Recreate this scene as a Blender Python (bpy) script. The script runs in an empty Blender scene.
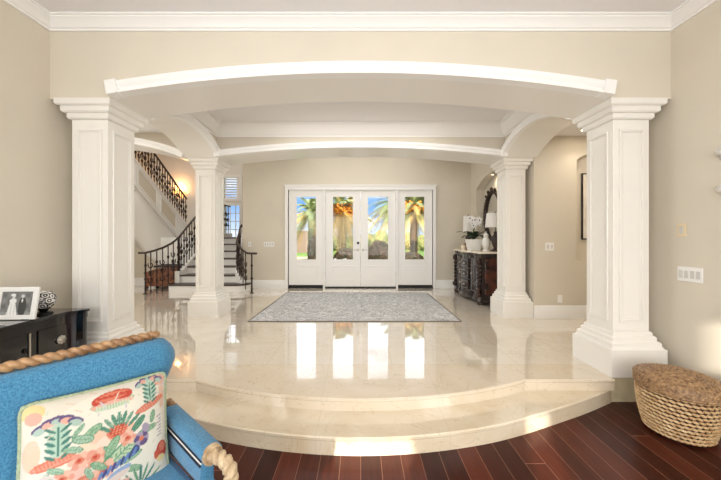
import bpy, bmesh, math, random
from mathutils import Vector, Matrix
random.seed(7)
S = bpy.context.scene
COL = S.collection
PI = math.pi
LF = -0.225          # level of the sunken wood floor; the marble floor is z = 0
EYE = 1.245

# ------------------------------------------------------------------ materials
def lin(c):
    c = c / 255.0
    return c / 12.92 if c <= 0.04045 else ((c + 0.055) / 1.055) ** 2.4
def rgb(r, g, b): return (lin(r), lin(g), lin(b), 1.0)
MATS = {}
def mat(name, col, rough=0.5, metal=0.0, ior=1.5, var=0.0, vscale=6.0, bump=0.0, bscale=60.0, col2=None, coat=0.0, emit=None, estr=0.0, sheen=0.0, stretch=None, spec=0.5):
    m = bpy.data.materials.new(name); m.use_nodes = True
    nt = m.node_tree; b = nt.nodes['Principled BSDF']
    b.inputs['Base Color'].default_value = col
    b.inputs['Roughness'].default_value = rough
    b.inputs['Metallic'].default_value = metal
    b.inputs['IOR'].default_value = ior
    b.inputs['Specular IOR Level'].default_value = spec
    if coat: b.inputs['Coat Weight'].default_value = coat; b.inputs['Coat Roughness'].default_value = 0.03
    if sheen: b.inputs['Sheen Weight'].default_value = sheen; b.inputs['Sheen Roughness'].default_value = 0.4
    if emit: b.inputs['Emission Color'].default_value = emit; b.inputs['Emission Strength'].default_value = estr
    tc = nt.nodes.new('ShaderNodeTexCoord')
    vec = tc.outputs['Object']
    if stretch:
        mp = nt.nodes.new('ShaderNodeMapping'); mp.inputs['Scale'].default_value = stretch
        nt.links.new(vec, mp.inputs['Vector']); vec = mp.outputs['Vector']
    if col2 is not None or var:
        n = nt.nodes.new('ShaderNodeTexNoise'); n.inputs['Scale'].default_value = vscale; n.inputs['Detail'].default_value = 6
        nt.links.new(vec, n.inputs['Vector'])
        r = nt.nodes.new('ShaderNodeValToRGB')
        r.color_ramp.elements[0].position = 0.35; r.color_ramp.elements[1].position = 0.68
        if col2 is None:
            col2 = tuple(min(1, x * (1 - var)) for x in col[:3]) + (1,)
        r.color_ramp.elements[0].color = col; r.color_ramp.elements[1].color = col2
        nt.links.new(n.outputs['Fac'], r.inputs['Fac']); nt.links.new(r.outputs['Color'], b.inputs['Base Color'])
    if bump:
        n2 = nt.nodes.new('ShaderNodeTexNoise'); n2.inputs['Scale'].default_value = bscale; n2.inputs['Detail'].default_value = 4
        nt.links.new(vec, n2.inputs['Vector'])
        bp = nt.nodes.new('ShaderNodeBump'); bp.inputs['Strength'].default_value = bump; bp.inputs['Distance'].default_value = 0.004
        nt.links.new(n2.outputs['Fac'], bp.inputs['Height']); nt.links.new(bp.outputs['Normal'], b.inputs['Normal'])
    MATS[name] = m
    return m

def math_node(nt, op, a, b=None):
    n = nt.nodes.new('ShaderNodeMath'); n.operation = op
    for i, v in enumerate((a, b)):
        if v is None: continue
        if isinstance(v, (int, float)): n.inputs[i].default_value = v
        else: nt.links.new(v, n.inputs[i])
    return n.outputs[0]

WALL = mat('beige_paint', rgb(216, 207, 190), 0.55, var=0.04, vscale=2.0, bump=0.05, bscale=180)
TRIM = mat('white_trim_paint', rgb(243, 241, 237), 0.35)
CREAM = mat('cream_gloss_paint', rgb(238, 234, 226), 0.28, var=0.02, vscale=1.5)
CEIL = mat('white_ceiling_paint', rgb(238, 236, 236), 0.7, bump=0.12, bscale=120)
ONYX = mat('plinth_stone', rgb(204, 190, 156), 0.3, var=0.15, vscale=9)
IRON = mat('bronze_iron', rgb(52, 38, 33), 0.42, metal=0.4)
TREAD = mat('dark_tread_wood', rgb(58, 45, 38), 0.35)
BLACK = mat('black_lacquer', rgb(16, 17, 21), 0.05, coat=0.8)
SILVER = mat('brushed_silver', rgb(205, 200, 190), 0.28, metal=1.0)
DARKMETAL = mat('dark_metal', rgb(35, 33, 32), 0.4, metal=0.7)
VELVET = mat('blue_chenille', rgb(78, 142, 176), 0.85, col2=rgb(46, 106, 146), vscale=150, bump=1.0, bscale=220, sheen=0.3)
ROPEWOOD = mat('gilt_carved_wood', rgb(176, 138, 96), 0.4, col2=rgb(122, 84, 52), vscale=20)
PALEWOOD = mat('pale_carved_wood', rgb(200, 178, 144), 0.42, col2=rgb(150, 120, 86), vscale=24)
PIPING = mat('white_piping', rgb(225, 222, 214), 0.6)
NAVY = mat('navy_piping', rgb(20, 26, 46), 0.7)
GREENCORD = mat('green_cord', rgb(160, 172, 140), 0.7, var=0.3, vscale=90)
PLATE = mat('almond_plastic', rgb(226, 208, 172), 0.35)
WPLATE = mat('white_plastic', rgb(240, 238, 233), 0.3)
CONSOLE = mat('dark_walnut', rgb(48, 30, 24), 0.25, col2=rgb(26, 18, 17), vscale=10, coat=0.5)
BURL = mat('burl_walnut', rgb(98, 50, 30), 0.25, col2=rgb(40, 22, 17), vscale=7, coat=0.4)
STONE = mat('cream_marble_top', rgb(232, 220, 200), 0.15, var=0.1, vscale=12)
SHADE = mat('white_linen', rgb(232, 228, 222), 0.8)
POT = mat('white_ceramic', rgb(238, 235, 228), 0.25)
LEAF = mat('orchid_leaf', rgb(42, 58, 40), 0.4)
PETAL = mat('orchid_petal', rgb(245, 242, 238), 0.6)
STEMM = mat('orchid_stem', rgb(84, 100, 60), 0.6)
DARKC = mat('orchid_heart', rgb(60, 30, 40), 0.6)
AMBER = mat('amber_bottle', rgb(110, 66, 36), 0.25)
CANDLE = mat('ivory_wax', rgb(240, 222, 196), 0.5)
MIRRORG = mat('mirror_glass', rgb(225, 225, 222), 0.02, metal=1.0)
CARVED = mat('carved_dark_wood', rgb(66, 42, 30), 0.35, col2=rgb(32, 22, 18), vscale=16)
CHEST = mat('carved_red_wood', rgb(150, 92, 58), 0.5, col2=rgb(92, 50, 32), vscale=18, bump=0.5, bscale=40)
WICKER = mat('wicker_pale', rgb(222, 192, 146), 0.42, col2=rgb(176, 134, 88), vscale=30)
WICKERD = mat('wicker_dark', rgb(186, 150, 108), 0.38, col2=rgb(112, 80, 54), vscale=45)
WICKBASE = mat('wicker_core', rgb(74, 50, 34), 0.8)
GLOW = mat('lit_glass_shade', rgb(255, 214, 150), 0.4, emit=rgb(255, 190, 110), estr=1.6)
CANLIGHT = mat('can_lamp', rgb(255, 240, 215), 0.4, emit=rgb(255, 228, 190), estr=12.0)
TRUNK = mat('palm_bark', rgb(118, 96, 70), 0.9, var=0.5, vscale=12, bump=0.6, bscale=25)
FROND = mat('palm_green', rgb(158, 172, 112), 0.5, var=0.4, vscale=3)
FRONDD = mat('palm_dry', rgb(222, 186, 110), 0.6, var=0.3, vscale=3)
FRUIT = mat('palm_fruit', rgb(250, 160, 40), 0.6, var=0.3, vscale=14)
BUSHM = mat('dark_bush', rgb(158, 128, 104), 0.8, col2=rgb(96, 98, 64), vscale=6)
HEDGE = mat('far_hedge', rgb(150, 148, 92), 0.9, col2=rgb(84, 98, 56), vscale=3)
LAWN = mat('lawn_turf', rgb(126, 158, 66), 0.9, col2=rgb(92, 128, 50), vscale=3)
PAVE = mat('drive_pavers', rgb(196, 176, 150), 0.8, var=0.2, vscale=5)
STUCCO = mat('outside_stucco', rgb(128, 108, 92), 0.8)

# glass that lets the sun through
GLASS = bpy.data.materials.new('clear_glass'); GLASS.use_nodes = True
nt = GLASS.node_tree; nt.nodes.remove(nt.nodes['Principled BSDF'])
tr = nt.nodes.new('ShaderNodeBsdfTransparent'); gl = nt.nodes.new('ShaderNodeBsdfGlossy'); gl.inputs['Roughness'].default_value = 0.01
fr = nt.nodes.new('ShaderNodeFresnel'); fr.inputs['IOR'].default_value = 1.25
mx = nt.nodes.new('ShaderNodeMixShader')
nt.links.new(fr.outputs[0], mx.inputs[0]); nt.links.new(tr.outputs[0], mx.inputs[1]); nt.links.new(gl.outputs[0], mx.inputs[2])
nt.links.new(mx.outputs[0], nt.nodes['Material Output'].inputs['Surface'])

# polished cream marble: brick texture for the joints, soft veins
def marble(name, tile=0.62, joints=True, rough=0.06, xonly=False, base=(230, 221, 206), dark=(220, 208, 188)):
    m = bpy.data.materials.new(name); m.use_nodes = True
    nt = m.node_tree; b = nt.nodes['Principled BSDF']; b.inputs['Roughness'].default_value = rough
    b.inputs['IOR'].default_value = 1.55
    b.inputs['Coat Weight'].default_value = 1.0; b.inputs['Coat Roughness'].default_value = 0.02; b.inputs['Coat IOR'].default_value = 1.75
    tc = nt.nodes.new('ShaderNodeTexCoord'); vec = tc.outputs['Object']
    n = nt.nodes.new('ShaderNodeTexNoise'); n.inputs['Scale'].default_value = 1.6; n.inputs['Detail'].default_value = 8; n.inputs['Distortion'].default_value = 1.2
    nt.links.new(vec, n.inputs['Vector'])
    r = nt.nodes.new('ShaderNodeValToRGB'); e = r.color_ramp.elements
    e[0].position = 0.3; e[0].color = rgb(*base); e[1].position = 0.75; e[1].color = rgb(*dark)
    nt.links.new(n.outputs['Fac'], r.inputs['Fac'])
    v = nt.nodes.new('ShaderNodeTexNoise'); v.inputs['Scale'].default_value = 2.4; v.inputs['Detail'].default_value = 5; v.inputs['Distortion'].default_value = 2.5
    nt.links.new(vec, v.inputs['Vector'])
    d = math_node(nt, 'ABSOLUTE', math_node(nt, 'SUBTRACT', v.outputs['Fac'], 0.5))
    vein = math_node(nt, 'LESS_THAN', d, 0.006)
    mixv = nt.nodes.new('ShaderNodeMixRGB'); nt.links.new(math_node(nt, 'MULTIPLY', vein, 0.35), mixv.inputs[0])
    nt.links.new(r.outputs['Color'], mixv.inputs[1]); mixv.inputs[2].default_value = rgb(190, 160, 118)
    out = mixv.outputs[0]
    if joints:
        sx = nt.nodes.new('ShaderNodeSeparateXYZ'); nt.links.new(vec, sx.inputs[0])
        lines = []
        for ax, off in (('X', 0.31), ('Y', 0.10)):
            if xonly and ax == 'Y': lines.append(lines[0]); continue
            q = math_node(nt, 'DIVIDE', math_node(nt, 'ADD', sx.outputs[ax], 100 * tile + off), tile)
            f = math_node(nt, 'FRACT', q)
            lines.append(math_node(nt, 'LESS_THAN', f, 0.006 / tile))
        j = math_node(nt, 'MAXIMUM', *lines)
        mj = nt.nodes.new('ShaderNodeMixRGB'); nt.links.new(math_node(nt, 'MULTIPLY', j, 0.22 if xonly else 0.4), mj.inputs[0])
        nt.links.new(out, mj.inputs[1]); mj.inputs[2].default_value = rgb(186, 164, 134); out = mj.outputs[0]
    nt.links.new(out, b.inputs['Base Color'])
    return m
MARBLE = marble('polished_cream_marble')
STEPM = marble('step_marble', joints=True, tile=0.93, rough=0.16, base=(232, 220, 198), dark=(216, 196, 164), xonly=True)
BAND = marble('border_marble', tile=0.93, joints=True, rough=0.10, base=(229, 215, 194), dark=(219, 202, 176), xonly=True)

# dark cherry boards running away from the camera
WOOD = bpy.data.materials.new('cherry_boards'); WOOD.use_nodes = True
nt = WOOD.node_tree; b = nt.nodes['Principled BSDF']; b.inputs['Roughness'].default_value = 0.28; b.inputs['Specular IOR Level'].default_value = 0.22
tc = nt.nodes.new('ShaderNodeTexCoord'); sx = nt.nodes.new('ShaderNodeSeparateXYZ'); nt.links.new(tc.outputs['Object'], sx.inputs[0])
BW = 0.134
q = math_node(nt, 'DIVIDE', math_node(nt, 'ADD', sx.outputs['X'], 50 * BW), BW)
idx = math_node(nt, 'FLOOR', q); fx = math_node(nt, 'FRACT', q)
wn = nt.nodes.new('ShaderNodeTexWhiteNoise'); wn.noise_dimensions = '1D'; nt.links.new(idx, wn.inputs['W'])
yy = math_node(nt, 'DIVIDE', math_node(nt, 'ADD', math_node(nt, 'ADD', sx.outputs['Y'], 40.0), math_node(nt, 'MULTIPLY', wn.outputs['Value'], 2.3)), 2.2)
iy = math_node(nt, 'FLOOR', yy); fy = math_node(nt, 'FRACT', yy)
cmb = nt.nodes.new('ShaderNodeCombineXYZ'); nt.links.new(idx, cmb.inputs[0]); nt.links.new(iy, cmb.inputs[1])
w2 = nt.nodes.new('ShaderNodeTexWhiteNoise'); w2.noise_dimensions = '2D'; nt.links.new(cmb.outputs[0], w2.inputs['Vector'])
rp = nt.nodes.new('ShaderNodeValToRGB'); e = rp.color_ramp.elements
e[0].position = 0.0; e[0].color = rgb(52, 19, 12); e[1].position = 1.0; e[1].color = rgb(98, 45, 30)
nt.links.new(w2.outputs['Value'], rp.inputs['Fac'])
mp = nt.nodes.new('ShaderNodeMapping'); mp.inputs['Scale'].default_value = (38, 2.2, 1); nt.links.new(tc.outputs['Object'], mp.inputs['Vector'])
gn = nt.nodes.new('ShaderNodeTexNoise'); gn.inputs['Scale'].default_value = 1.0; gn.inputs['Detail'].default_value = 5; nt.links.new(mp.outputs[0], gn.inputs['Vector'])
mg = nt.nodes.new('ShaderNodeMixRGB'); mg.blend_type = 'MULTIPLY'; mg.inputs[0].default_value = 0.55
nt.links.new(rp.outputs['Color'], mg.inputs[1])
gr = nt.nodes.new('ShaderNodeValToRGB'); gr.color_ramp.elements[0].position = 0.3; gr.color_ramp.elements[0].color = (0.45, 0.4, 0.38, 1); gr.color_ramp.elements[1].position = 0.7; gr.color_ramp.elements[1].color = (1, 1, 1, 1)
nt.links.new(gn.outputs['Fac'], gr.inputs['Fac']); nt.links.new(gr.outputs['Color'], mg.inputs[2])
seam = math_node(nt, 'MAXIMUM', math_node(nt, 'LESS_THAN', fx, 0.022), math_node(nt, 'LESS_THAN', fy, 0.002))
ms = nt.nodes.new('ShaderNodeMixRGB'); nt.links.new(math_node(nt, 'MULTIPLY', seam, 0.6), ms.inputs[0])
nt.links.new(mg.outputs[0], ms.inputs[1]); ms.inputs[2].default_value = rgb(176, 126, 104)
nt.links.new(ms.outputs[0], b.inputs['Base Color'])

# distressed grey rug
RUG = bpy.data.materials.new('grey_rug_pile'); RUG.use_nodes = True
nt = RUG.node_tree; b = nt.nodes['Principled BSDF']; b.inputs['Roughness'].default_value = 0.95
tc = nt.nodes.new('ShaderNodeTexCoord')
vo = nt.nodes.new('ShaderNodeTexVoronoi'); vo.inputs['Scale'].default_value = 5.5; vo.feature = 'F1'
no = nt.nodes.new('ShaderNodeTexNoise'); no.inputs['Scale'].default_value = 9.0; no.inputs['Detail'].default_value = 8; no.inputs['Distortion'].default_value = 2.0
nt.links.new(tc.outputs['Object'], no.inputs['Vector']); nt.links.new(tc.outputs['Object'], vo.inputs['Vector'])
wv = math_node(nt, 'FRACT', math_node(nt, 'MULTIPLY', vo.outputs['Distance'], 5.0))
sm = math_node(nt, 'ADD', math_node(nt, 'MULTIPLY', wv, 0.28), math_node(nt, 'MULTIPLY', no.outputs['Fac'], 0.9))
rp = nt.nodes.new('ShaderNodeValToRGB'); e = rp.color_ramp.elements
e[0].position = 0.36; e[0].color = rgb(134, 137, 142); e[1].position = 0.74; e[1].color = rgb(216, 215, 213)
nt.links.new(sm, rp.inputs['Fac']); nt.links.new(rp.outputs['Color'], b.inputs['Base Color'])

def painted(name, attr, rough=0.8):
    m = bpy.data.materials.new(name); m.use_nodes = True
    a = m.node_tree.nodes.new('ShaderNodeVertexColor'); a.layer_name = attr
    b = m.node_tree.nodes['Principled BSDF']; b.inputs['Roughness'].default_value = rough
    m.node_tree.links.new(a.outputs['Color'], b.inputs['Base Color'])
    return m
PRINT = painted('printed_linen', 'print', 0.75)
PHOTO = painted('photo_print', 'print', 0.25)
ART = mat('art_paper', rgb(232, 226, 214), 0.6, col2=rgb(206, 196, 180), vscale=3)

# ------------------------------------------------------------------ mesh helpers
class MB:
    def __init__(s): s.bm = bmesh.new(); s.mi = 0
    def v(s, p): return s.bm.verts.new(p)
    def f(s, vs, mi=None):
        try: fc = s.bm.faces.new(vs); fc.material_index = s.mi if mi is None else mi; return fc
        except ValueError: return None
    def box(s, x0, x1, y0, y1, z0, z1, M=None):
        P = [(x, y, z) for z in (z0, z1) for y in (y0, y1) for x in (x0, x1)]
        if M is not None: P = [M @ Vector(p) for p in P]
        v = [s.v(p) for p in P]
        for q in ((0, 2, 3, 1), (4, 5, 7, 6), (0, 1, 5, 4), (2, 6, 7, 3), (0, 4, 6, 2), (1, 3, 7, 5)):
            s.f([v[i] for i in q])
        return s
    def prism(s, poly, z0, z1, axis='z'):
        def P(a, b, c):
            return (a, b, c) if axis == 'z' else ((a, c, b) if axis == 'y' else (c, a, b))
        lo = [s.v(P(a, b, z0)) for a, b in poly]; hi = [s.v(P(a, b, z1)) for a, b in poly]
        n = len(poly)
        s.f(list(reversed(lo))); s.f(hi)
        for i in range(n): s.f([lo[i], lo[(i + 1) % n], hi[(i + 1) % n], hi[i]])
        return s
    def frustum(s, x0, x1, y0, y1, z0, z1, d):
        a = [s.v(p) for p in ((x0, y0, z0), (x1, y0, z0), (x1, y1, z0), (x0, y1, z0))]
        c = [s.v(p) for p in ((x0 + d, y0 + d, z1), (x1 - d, y0 + d, z1), (x1 - d, y1 - d, z1), (x0 + d, y1 - d, z1))]
        s.f(a[::-1]); s.f(c)
        for i in range(4): s.f([a[i], a[(i + 1) % 4], c[(i + 1) % 4], c[i]])
    def lathe(s, prof, n=24, c=(0, 0, 0), M=None, sx=1, sy=1):
        rings = []
        for r, z in prof:
            if r < 1e-5:
                p = Vector((c[0], c[1], c[2] + z)); p = M @ p if M is not None else p
                rings.append([s.v(p)])
            else:
                L = []
                for i in range(n):
                    a = 2 * PI * i / n
                    p = Vector((c[0] + sx * r * math.cos(a), c[1] + sy * r * math.sin(a), c[2] + z))
                    L.append(s.v(M @ p if M is not None else p))
                rings.append(L)
        for A, B in zip(rings, rings[1:]):
            for i in range(n):
                j = (i + 1) % n
                if len(A) == 1 and len(B) == 1: continue
                if len(A) == 1: s.f([A[0], B[j], B[i]])
                elif len(B) == 1: s.f([A[i], A[j], B[0]])
                else: s.f([A[i], A[j], B[j], B[i]])
        if len(rings[0]) > 1: s.f(list(reversed(rings[0])))
        if len(rings[-1]) > 1: s.f(rings[-1])
        return s
    def sphere(s, c, r, n=12, m=8, sc=(1, 1, 1), M=None):
        prof = [(math.sin(PI * k / m), -math.cos(PI * k / m)) for k in range(m + 1)]
        T = Matrix.Translation(c) @ (M if M is not None else Matrix()) @ Matrix.Diagonal((r * sc[0], r * sc[1], r * sc[2], 1))
        prof[0] = (0, -1); prof[-1] = (0, 1)
        s.lathe(prof, n, (0, 0, 0), T)
        return s
    def tube(s, pts, r, n=8, cap=True):
        pts = [Vector(p) for p in pts]; k = len(pts)
        rs = r if isinstance(r, (list, tuple)) else [r] * k
        t0 = (pts[1] - pts[0]).normalized()
        up = Vector((0, 0, 1)) if abs(t0.z) < 0.9 else Vector((1, 0, 0))
        x = t0.cross(up).normalized(); rings = []
        for i, p in enumerate(pts):
            t = (pts[min(i + 1, k - 1)] - pts[max(i - 1, 0)]).normalized()
            x = (x - t * x.dot(t)).normalized(); y = t.cross(x)
            rings.append([s.v(p + (x * math.cos(2 * PI * j / n) + y * math.sin(2 * PI * j / n)) * rs[i]) for j in range(n)])
        for A, B in zip(rings, rings[1:]):
            for j in range(n): s.f([A[j], A[(j + 1) % n], B[(j + 1) % n], B[j]])
        if cap: s.f(rings[0][::-1]); s.f(rings[-1])
        return s
    def rope(s, pts, r, pitch, n=16, lobe=0.38, steps=None):
        """twisted (barley-sugar) rod along a polyline: a two-lobed section that turns along the length"""
        pts = [Vector(p) for p in pts]
        L = [0.0]
        for a, b2 in zip(pts, pts[1:]): L.append(L[-1] + (b2 - a).length)
        N = steps or max(8, int(L[-1] / pitch * 10))
        def at(d):
            for i in range(len(pts) - 1):
                if d <= L[i + 1] or i == len(pts) - 2:
                    u = (d - L[i]) / max(1e-9, L[i + 1] - L[i]); return pts[i].lerp(pts[i + 1], u)
        samp = [at(L[-1] * i / N) for i in range(N + 1)]
        x = None; rings = []
        for i, p in enumerate(samp):
            t = (samp[min(i + 1, N)] - samp[max(i - 1, 0)]).normalized()
            if x is None:
                up = Vector((0, 0, 1)) if abs(t.z) < 0.9 else Vector((1, 0, 0)); x = t.cross(up)
            x = (x - t * x.dot(t)).normalized(); y = t.cross(x)
            ph = 2 * PI * (L[-1] * i / N) / (2 * pitch)
            ring = []
            for j in range(n):
                a = 2 * PI * j / n
                rr = r * (1 - lobe + lobe * 1.0 * abs(math.cos(a - ph)) ** 0.7)
                ring.append(s.v(p + (x * math.cos(a) + y * math.sin(a)) * rr))
            rings.append(ring)
        for A, B in zip(rings, rings[1:]):
            for j in range(n): s.f([A[j], A[(j + 1) % n], B[(j + 1) % n], B[j]])
        s.f(rings[0][::-1]); s.f(rings[-1])
        return s
    def sweep(s, pts, nrm, prof, closed=False):
        """profile (a along nrm, b along nrm x tangent) swept on a planar path"""
        pts = [Vector(p) for p in pts]; nrm = Vector(nrm); k = len(pts); rings = []
        for i, p in enumerate(pts):
            t = (pts[min(i + 1, k - 1)] - pts[max(i - 1, 0)]).normalized(); bb = nrm.cross(t)
            rings.append([s.v(p + nrm * a + bb * c) for a, c in prof])
        n = len(prof)
        for A, B in zip(rings, rings[1:]):
            for j in range(n): s.f([A[j], A[(j + 1) % n], B[(j + 1) % n], B[j]])
        s.f(rings[0][::-1]); s.f(rings[-1])
        return s
    def path_mitre(s, path, prof, z, closed=False):
        """profile (d inward offset, h) swept along a plan polyline given as function of d"""
        rows = [[s.v((x, y, z + h)) for x, y in path(d)] for d, h in prof]
        m = len(rows[0])
        for A, B in zip(rows, rows[1:]):
            for i in range(m if closed else m - 1): s.f([A[i], A[(i + 1) % m], B[(i + 1) % m], B[i]])
        return s
    def build(s, name, m, parent=None, smooth=True, ang=35, bevel=0.0):
        bmesh.ops.recalc_face_normals(s.bm, faces=s.bm.faces)
        me = bpy.data.meshes.new(name); s.bm.to_mesh(me); s.bm.free()
        for mm in (m if isinstance(m, (list, tuple)) else [m]): me.materials.append(mm)
        if smooth:
            for p in me.polygons: p.use_smooth = True
            me.set_sharp_from_angle(angle=math.radians(ang))
        o = bpy.data.objects.new(name, me); COL.objects.link(o)
        if parent is not None: o.parent = parent
        if bevel:
            bv = o.modifiers.new('bevel', 'BEVEL'); bv.width = bevel; bv.segments = 2; bv.limit_method = 'ANGLE'
        return o

def tag(o, label, cat, group=None, kind='thing'):
    o['label'] = label; o['category'] = cat
    if group: o['group'] = group
    if kind != 'thing': o['kind'] = kind
    return o
def struct(o): o['kind'] = 'structure'; return o
def thing(name, label, cat, loc=(0, 0, 0), rz=0, group=None):
    o = bpy.data.objects.new(name, None); COL.objects.link(o); o.location = loc; o.rotation_euler = (0, 0, rz)
    o.empty_display_size = 0.1
    return tag(o, label, cat, group)
def dup(root, loc=None, rz=None, label=None, group=None):
    def cp(o, par):
        c = o.copy(); COL.objects.link(c)
        if par is not None: c.parent = par
        for ch in [k for k in bpy.data.objects if k.parent == o]: cp(ch, c)
        return c
    r = cp(root, None)
    if loc is not None: r.location = loc
    if rz is not None: r.rotation_euler = (0, 0, rz)
    if label: r['label'] = label
    if group: r['group'] = group
    return r

def hole_wall(mb, axis, t0, t1, u0, u1, z0, z1, holes):
    """wall slab with rectangular holes; axis 'x': runs along x (thickness in y), axis 'y': runs along y"""
    us = sorted({u0, u1, *[h[0] for h in holes], *[h[1] for h in holes]})
    zs = sorted({z0, z1, *[h[2] for h in holes], *[h[3] for h in holes]})
    for a, b2 in zip(us, us[1:]):
        for c, d in zip(zs, zs[1:]):
            um, zm = (a + b2) / 2, (c + d) / 2
            if any(h[0] < um < h[1] and h[2] < zm < h[3] for h in holes): continue
            if axis == 'x': mb.box(a, b2, t0, t1, c, d)
            else: mb.box(t0, t1, a, b2, c, d)
    return mb

# ------------------------------------------------------------------ floors
def steppts(pts):
    xs = [-p[0] for p in pts[::-1]] + [p[0] for p in pts if p[0] > 0]
    ys = [p[1] for p in pts[::-1]] + [p[1] for p in pts if p[0] > 0]
    return list(zip(xs, ys))
def smoothcurve(ctrl, n=10):
    out = []
    P = [Vector((a, b2, 0)) for a, b2 in ctrl]
    for i in range(len(P) - 1):
        p0 = P[max(i - 1, 0)]; p1 = P[i]; p2 = P[i + 1]; p3 = P[min(i + 2, len(P) - 1)]
        for k in range(n):
            t = k / n
            q = 0.5 * ((2 * p1) + (p2 - p0) * t + (2 * p0 - 5 * p1 + 4 * p2 - p3) * t * t + (3 * p1 - p0 - 3 * p2 + p3) * t ** 3)
            out.append((q.x, q.y))
    out.append(ctrl[-1]); return out
SHAFT0 = 2.718
def circ(half, ymid, yend, n=40):
    sag = yend - ymid; R = (half * half + sag * sag) / (2 * sag)
    return [(half * (2 * i / n - 1), ymid + R - math.sqrt(R * R - (half * (2 * i / n - 1)) ** 2)) for i in range(n + 1)]

mb = MB(); mb.box(-7.2, 5.2, 3.0, 10.6, -0.3, 0.0); mb.box(-7.2, -2.237, 2.80, 3.0, -0.3, 0.0); mb.box(2.237, 5.2, 2.80, 3.0, -0.3, 0.0)
fl = struct(mb.build('floor', MARBLE, smooth=False))
mb = MB(); mb.box(-3.2, 3.2, -4.2, 2.80, LF - 0.1, LF)
struct(mb.build('floor.001', WOOD, smooth=False))
# upper step: the marble edge with a rounded nose
up = [(-2.237, 2.68)] + circ(1.45, 2.362, 2.68) + [(2.237, 2.68)]
def slab(mb, curve, z0, z1, yb, nose=0.018):
    layers = [(0.006, z0), (0.006, z1 - 0.03), (0.0, z1 - 0.024), (0.0, z1 - 0.008), (0.008, z1)]
    rows = [[mb.v((x, y + d, z)) for x, y in curve] for d, z in layers]
    for A, B in zip(rows, rows[1:]):
        for i in range(len(curve) - 1): mb.f([A[i], A[i + 1], B[i + 1], B[i]])
    back = [mb.v((curve[0][0], yb, z1)), mb.v((curve[-1][0], yb, z1))]
    mb.f(rows[-1] + [back[1], back[0]])
    for end, k in ((0, 0), (-1, 1)):
        c = [r[end] for r in rows]; lo = mb.v((curve[end][0], yb, z0))
        mb.f(c + [back[k], lo])
mb = MB(); slab(mb, up, -0.10, 0.0, 3.0)
o = tag(mb.build('marble_step', BAND, ang=18), 'upper curved cream marble step at the edge of the polished hall floor', 'step')
low = smoothcurve([(-2.237, 2.715), (-1.72, 2.475), (-0.88, 2.165), (0, 2.05), (0.88, 2.165), (1.72, 2.475), (2.237, 2.715)], 10)
mb = MB(); slab(mb, low, LF, -0.10, 2.75)
tag(mb.build('marble_step', STEPM, ang=18), 'lower curved cream marble step rising from the dark wood floor', 'step')
# stone faces under the front columns and the floor edge
for i, sg in enumerate((-1, 1)):
    mb = MB(); a, c = sorted((sg * 2.237, sg * 2.80)); mb.box(a, c, 2.735, 2.80, LF, -0.001)
    struct(mb.build('trim_%d' % (1 + i), ONYX, smooth=False))

# ------------------------------------------------------------------ arch walls
def arc_z(a, half, zs, rise):
    R = (half * half + rise * rise) / (2 * rise)
    return zs + rise - R + math.sqrt(max(0, R * R - a * a))
def arch_wall(axis, t0, t1, u0, u1, c, half, zs, rise, ztop, name, paint_sides=True, N=40):
    """spandrel wall: solid above an arch of half-span 'half' centred on u=c; soffit gets material 1"""
    mb = MB()
    us = [c + half * (2 * i / N - 1) for i in range(N + 1)]
    zz = [arc_z(u - c, half, zs, rise) for u in us]
    if u0 < us[0] - 1e-6: us = [u0, us[0]] + us[1:] if False else [u0] + us; zz = [zs] + zz
    if u1 > us[-1] + 1e-6: us = us + [u1]; zz = zz + [zs]
    def P(u, t, z): return (u, t, z) if axis == 'x' else (t, u, z)
    A = [mb.v(P(u, t0, z)) for u, z in zip(us, zz)]; B = [mb.v(P(u, t1, z)) for u, z in zip(us, zz)]
    Ct = [mb.v(P(u, t0, ztop)) for u in us]; D = [mb.v(P(u, t1, ztop)) for u in us]
    for i in range(len(us) - 1):
        mb.f([A[i], A[i + 1], Ct[i + 1], Ct[i]], 0); mb.f([B[i], D[i], D[i + 1], B[i + 1]], 0)
        mb.f([A[i], B[i], B[i + 1], A[i + 1]], 1); mb.f([Ct[i], Ct[i + 1], D[i + 1], D[i]], 0)
    mb.f([A[0], Ct[0], D[0], B[0]], 0); mb.f([A[-1], B[-1], D[-1], Ct[-1]], 0)
    return struct(mb.build(name, [WALL, CREAM], smooth=True, ang=30))
TRIMN = [10]
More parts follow.
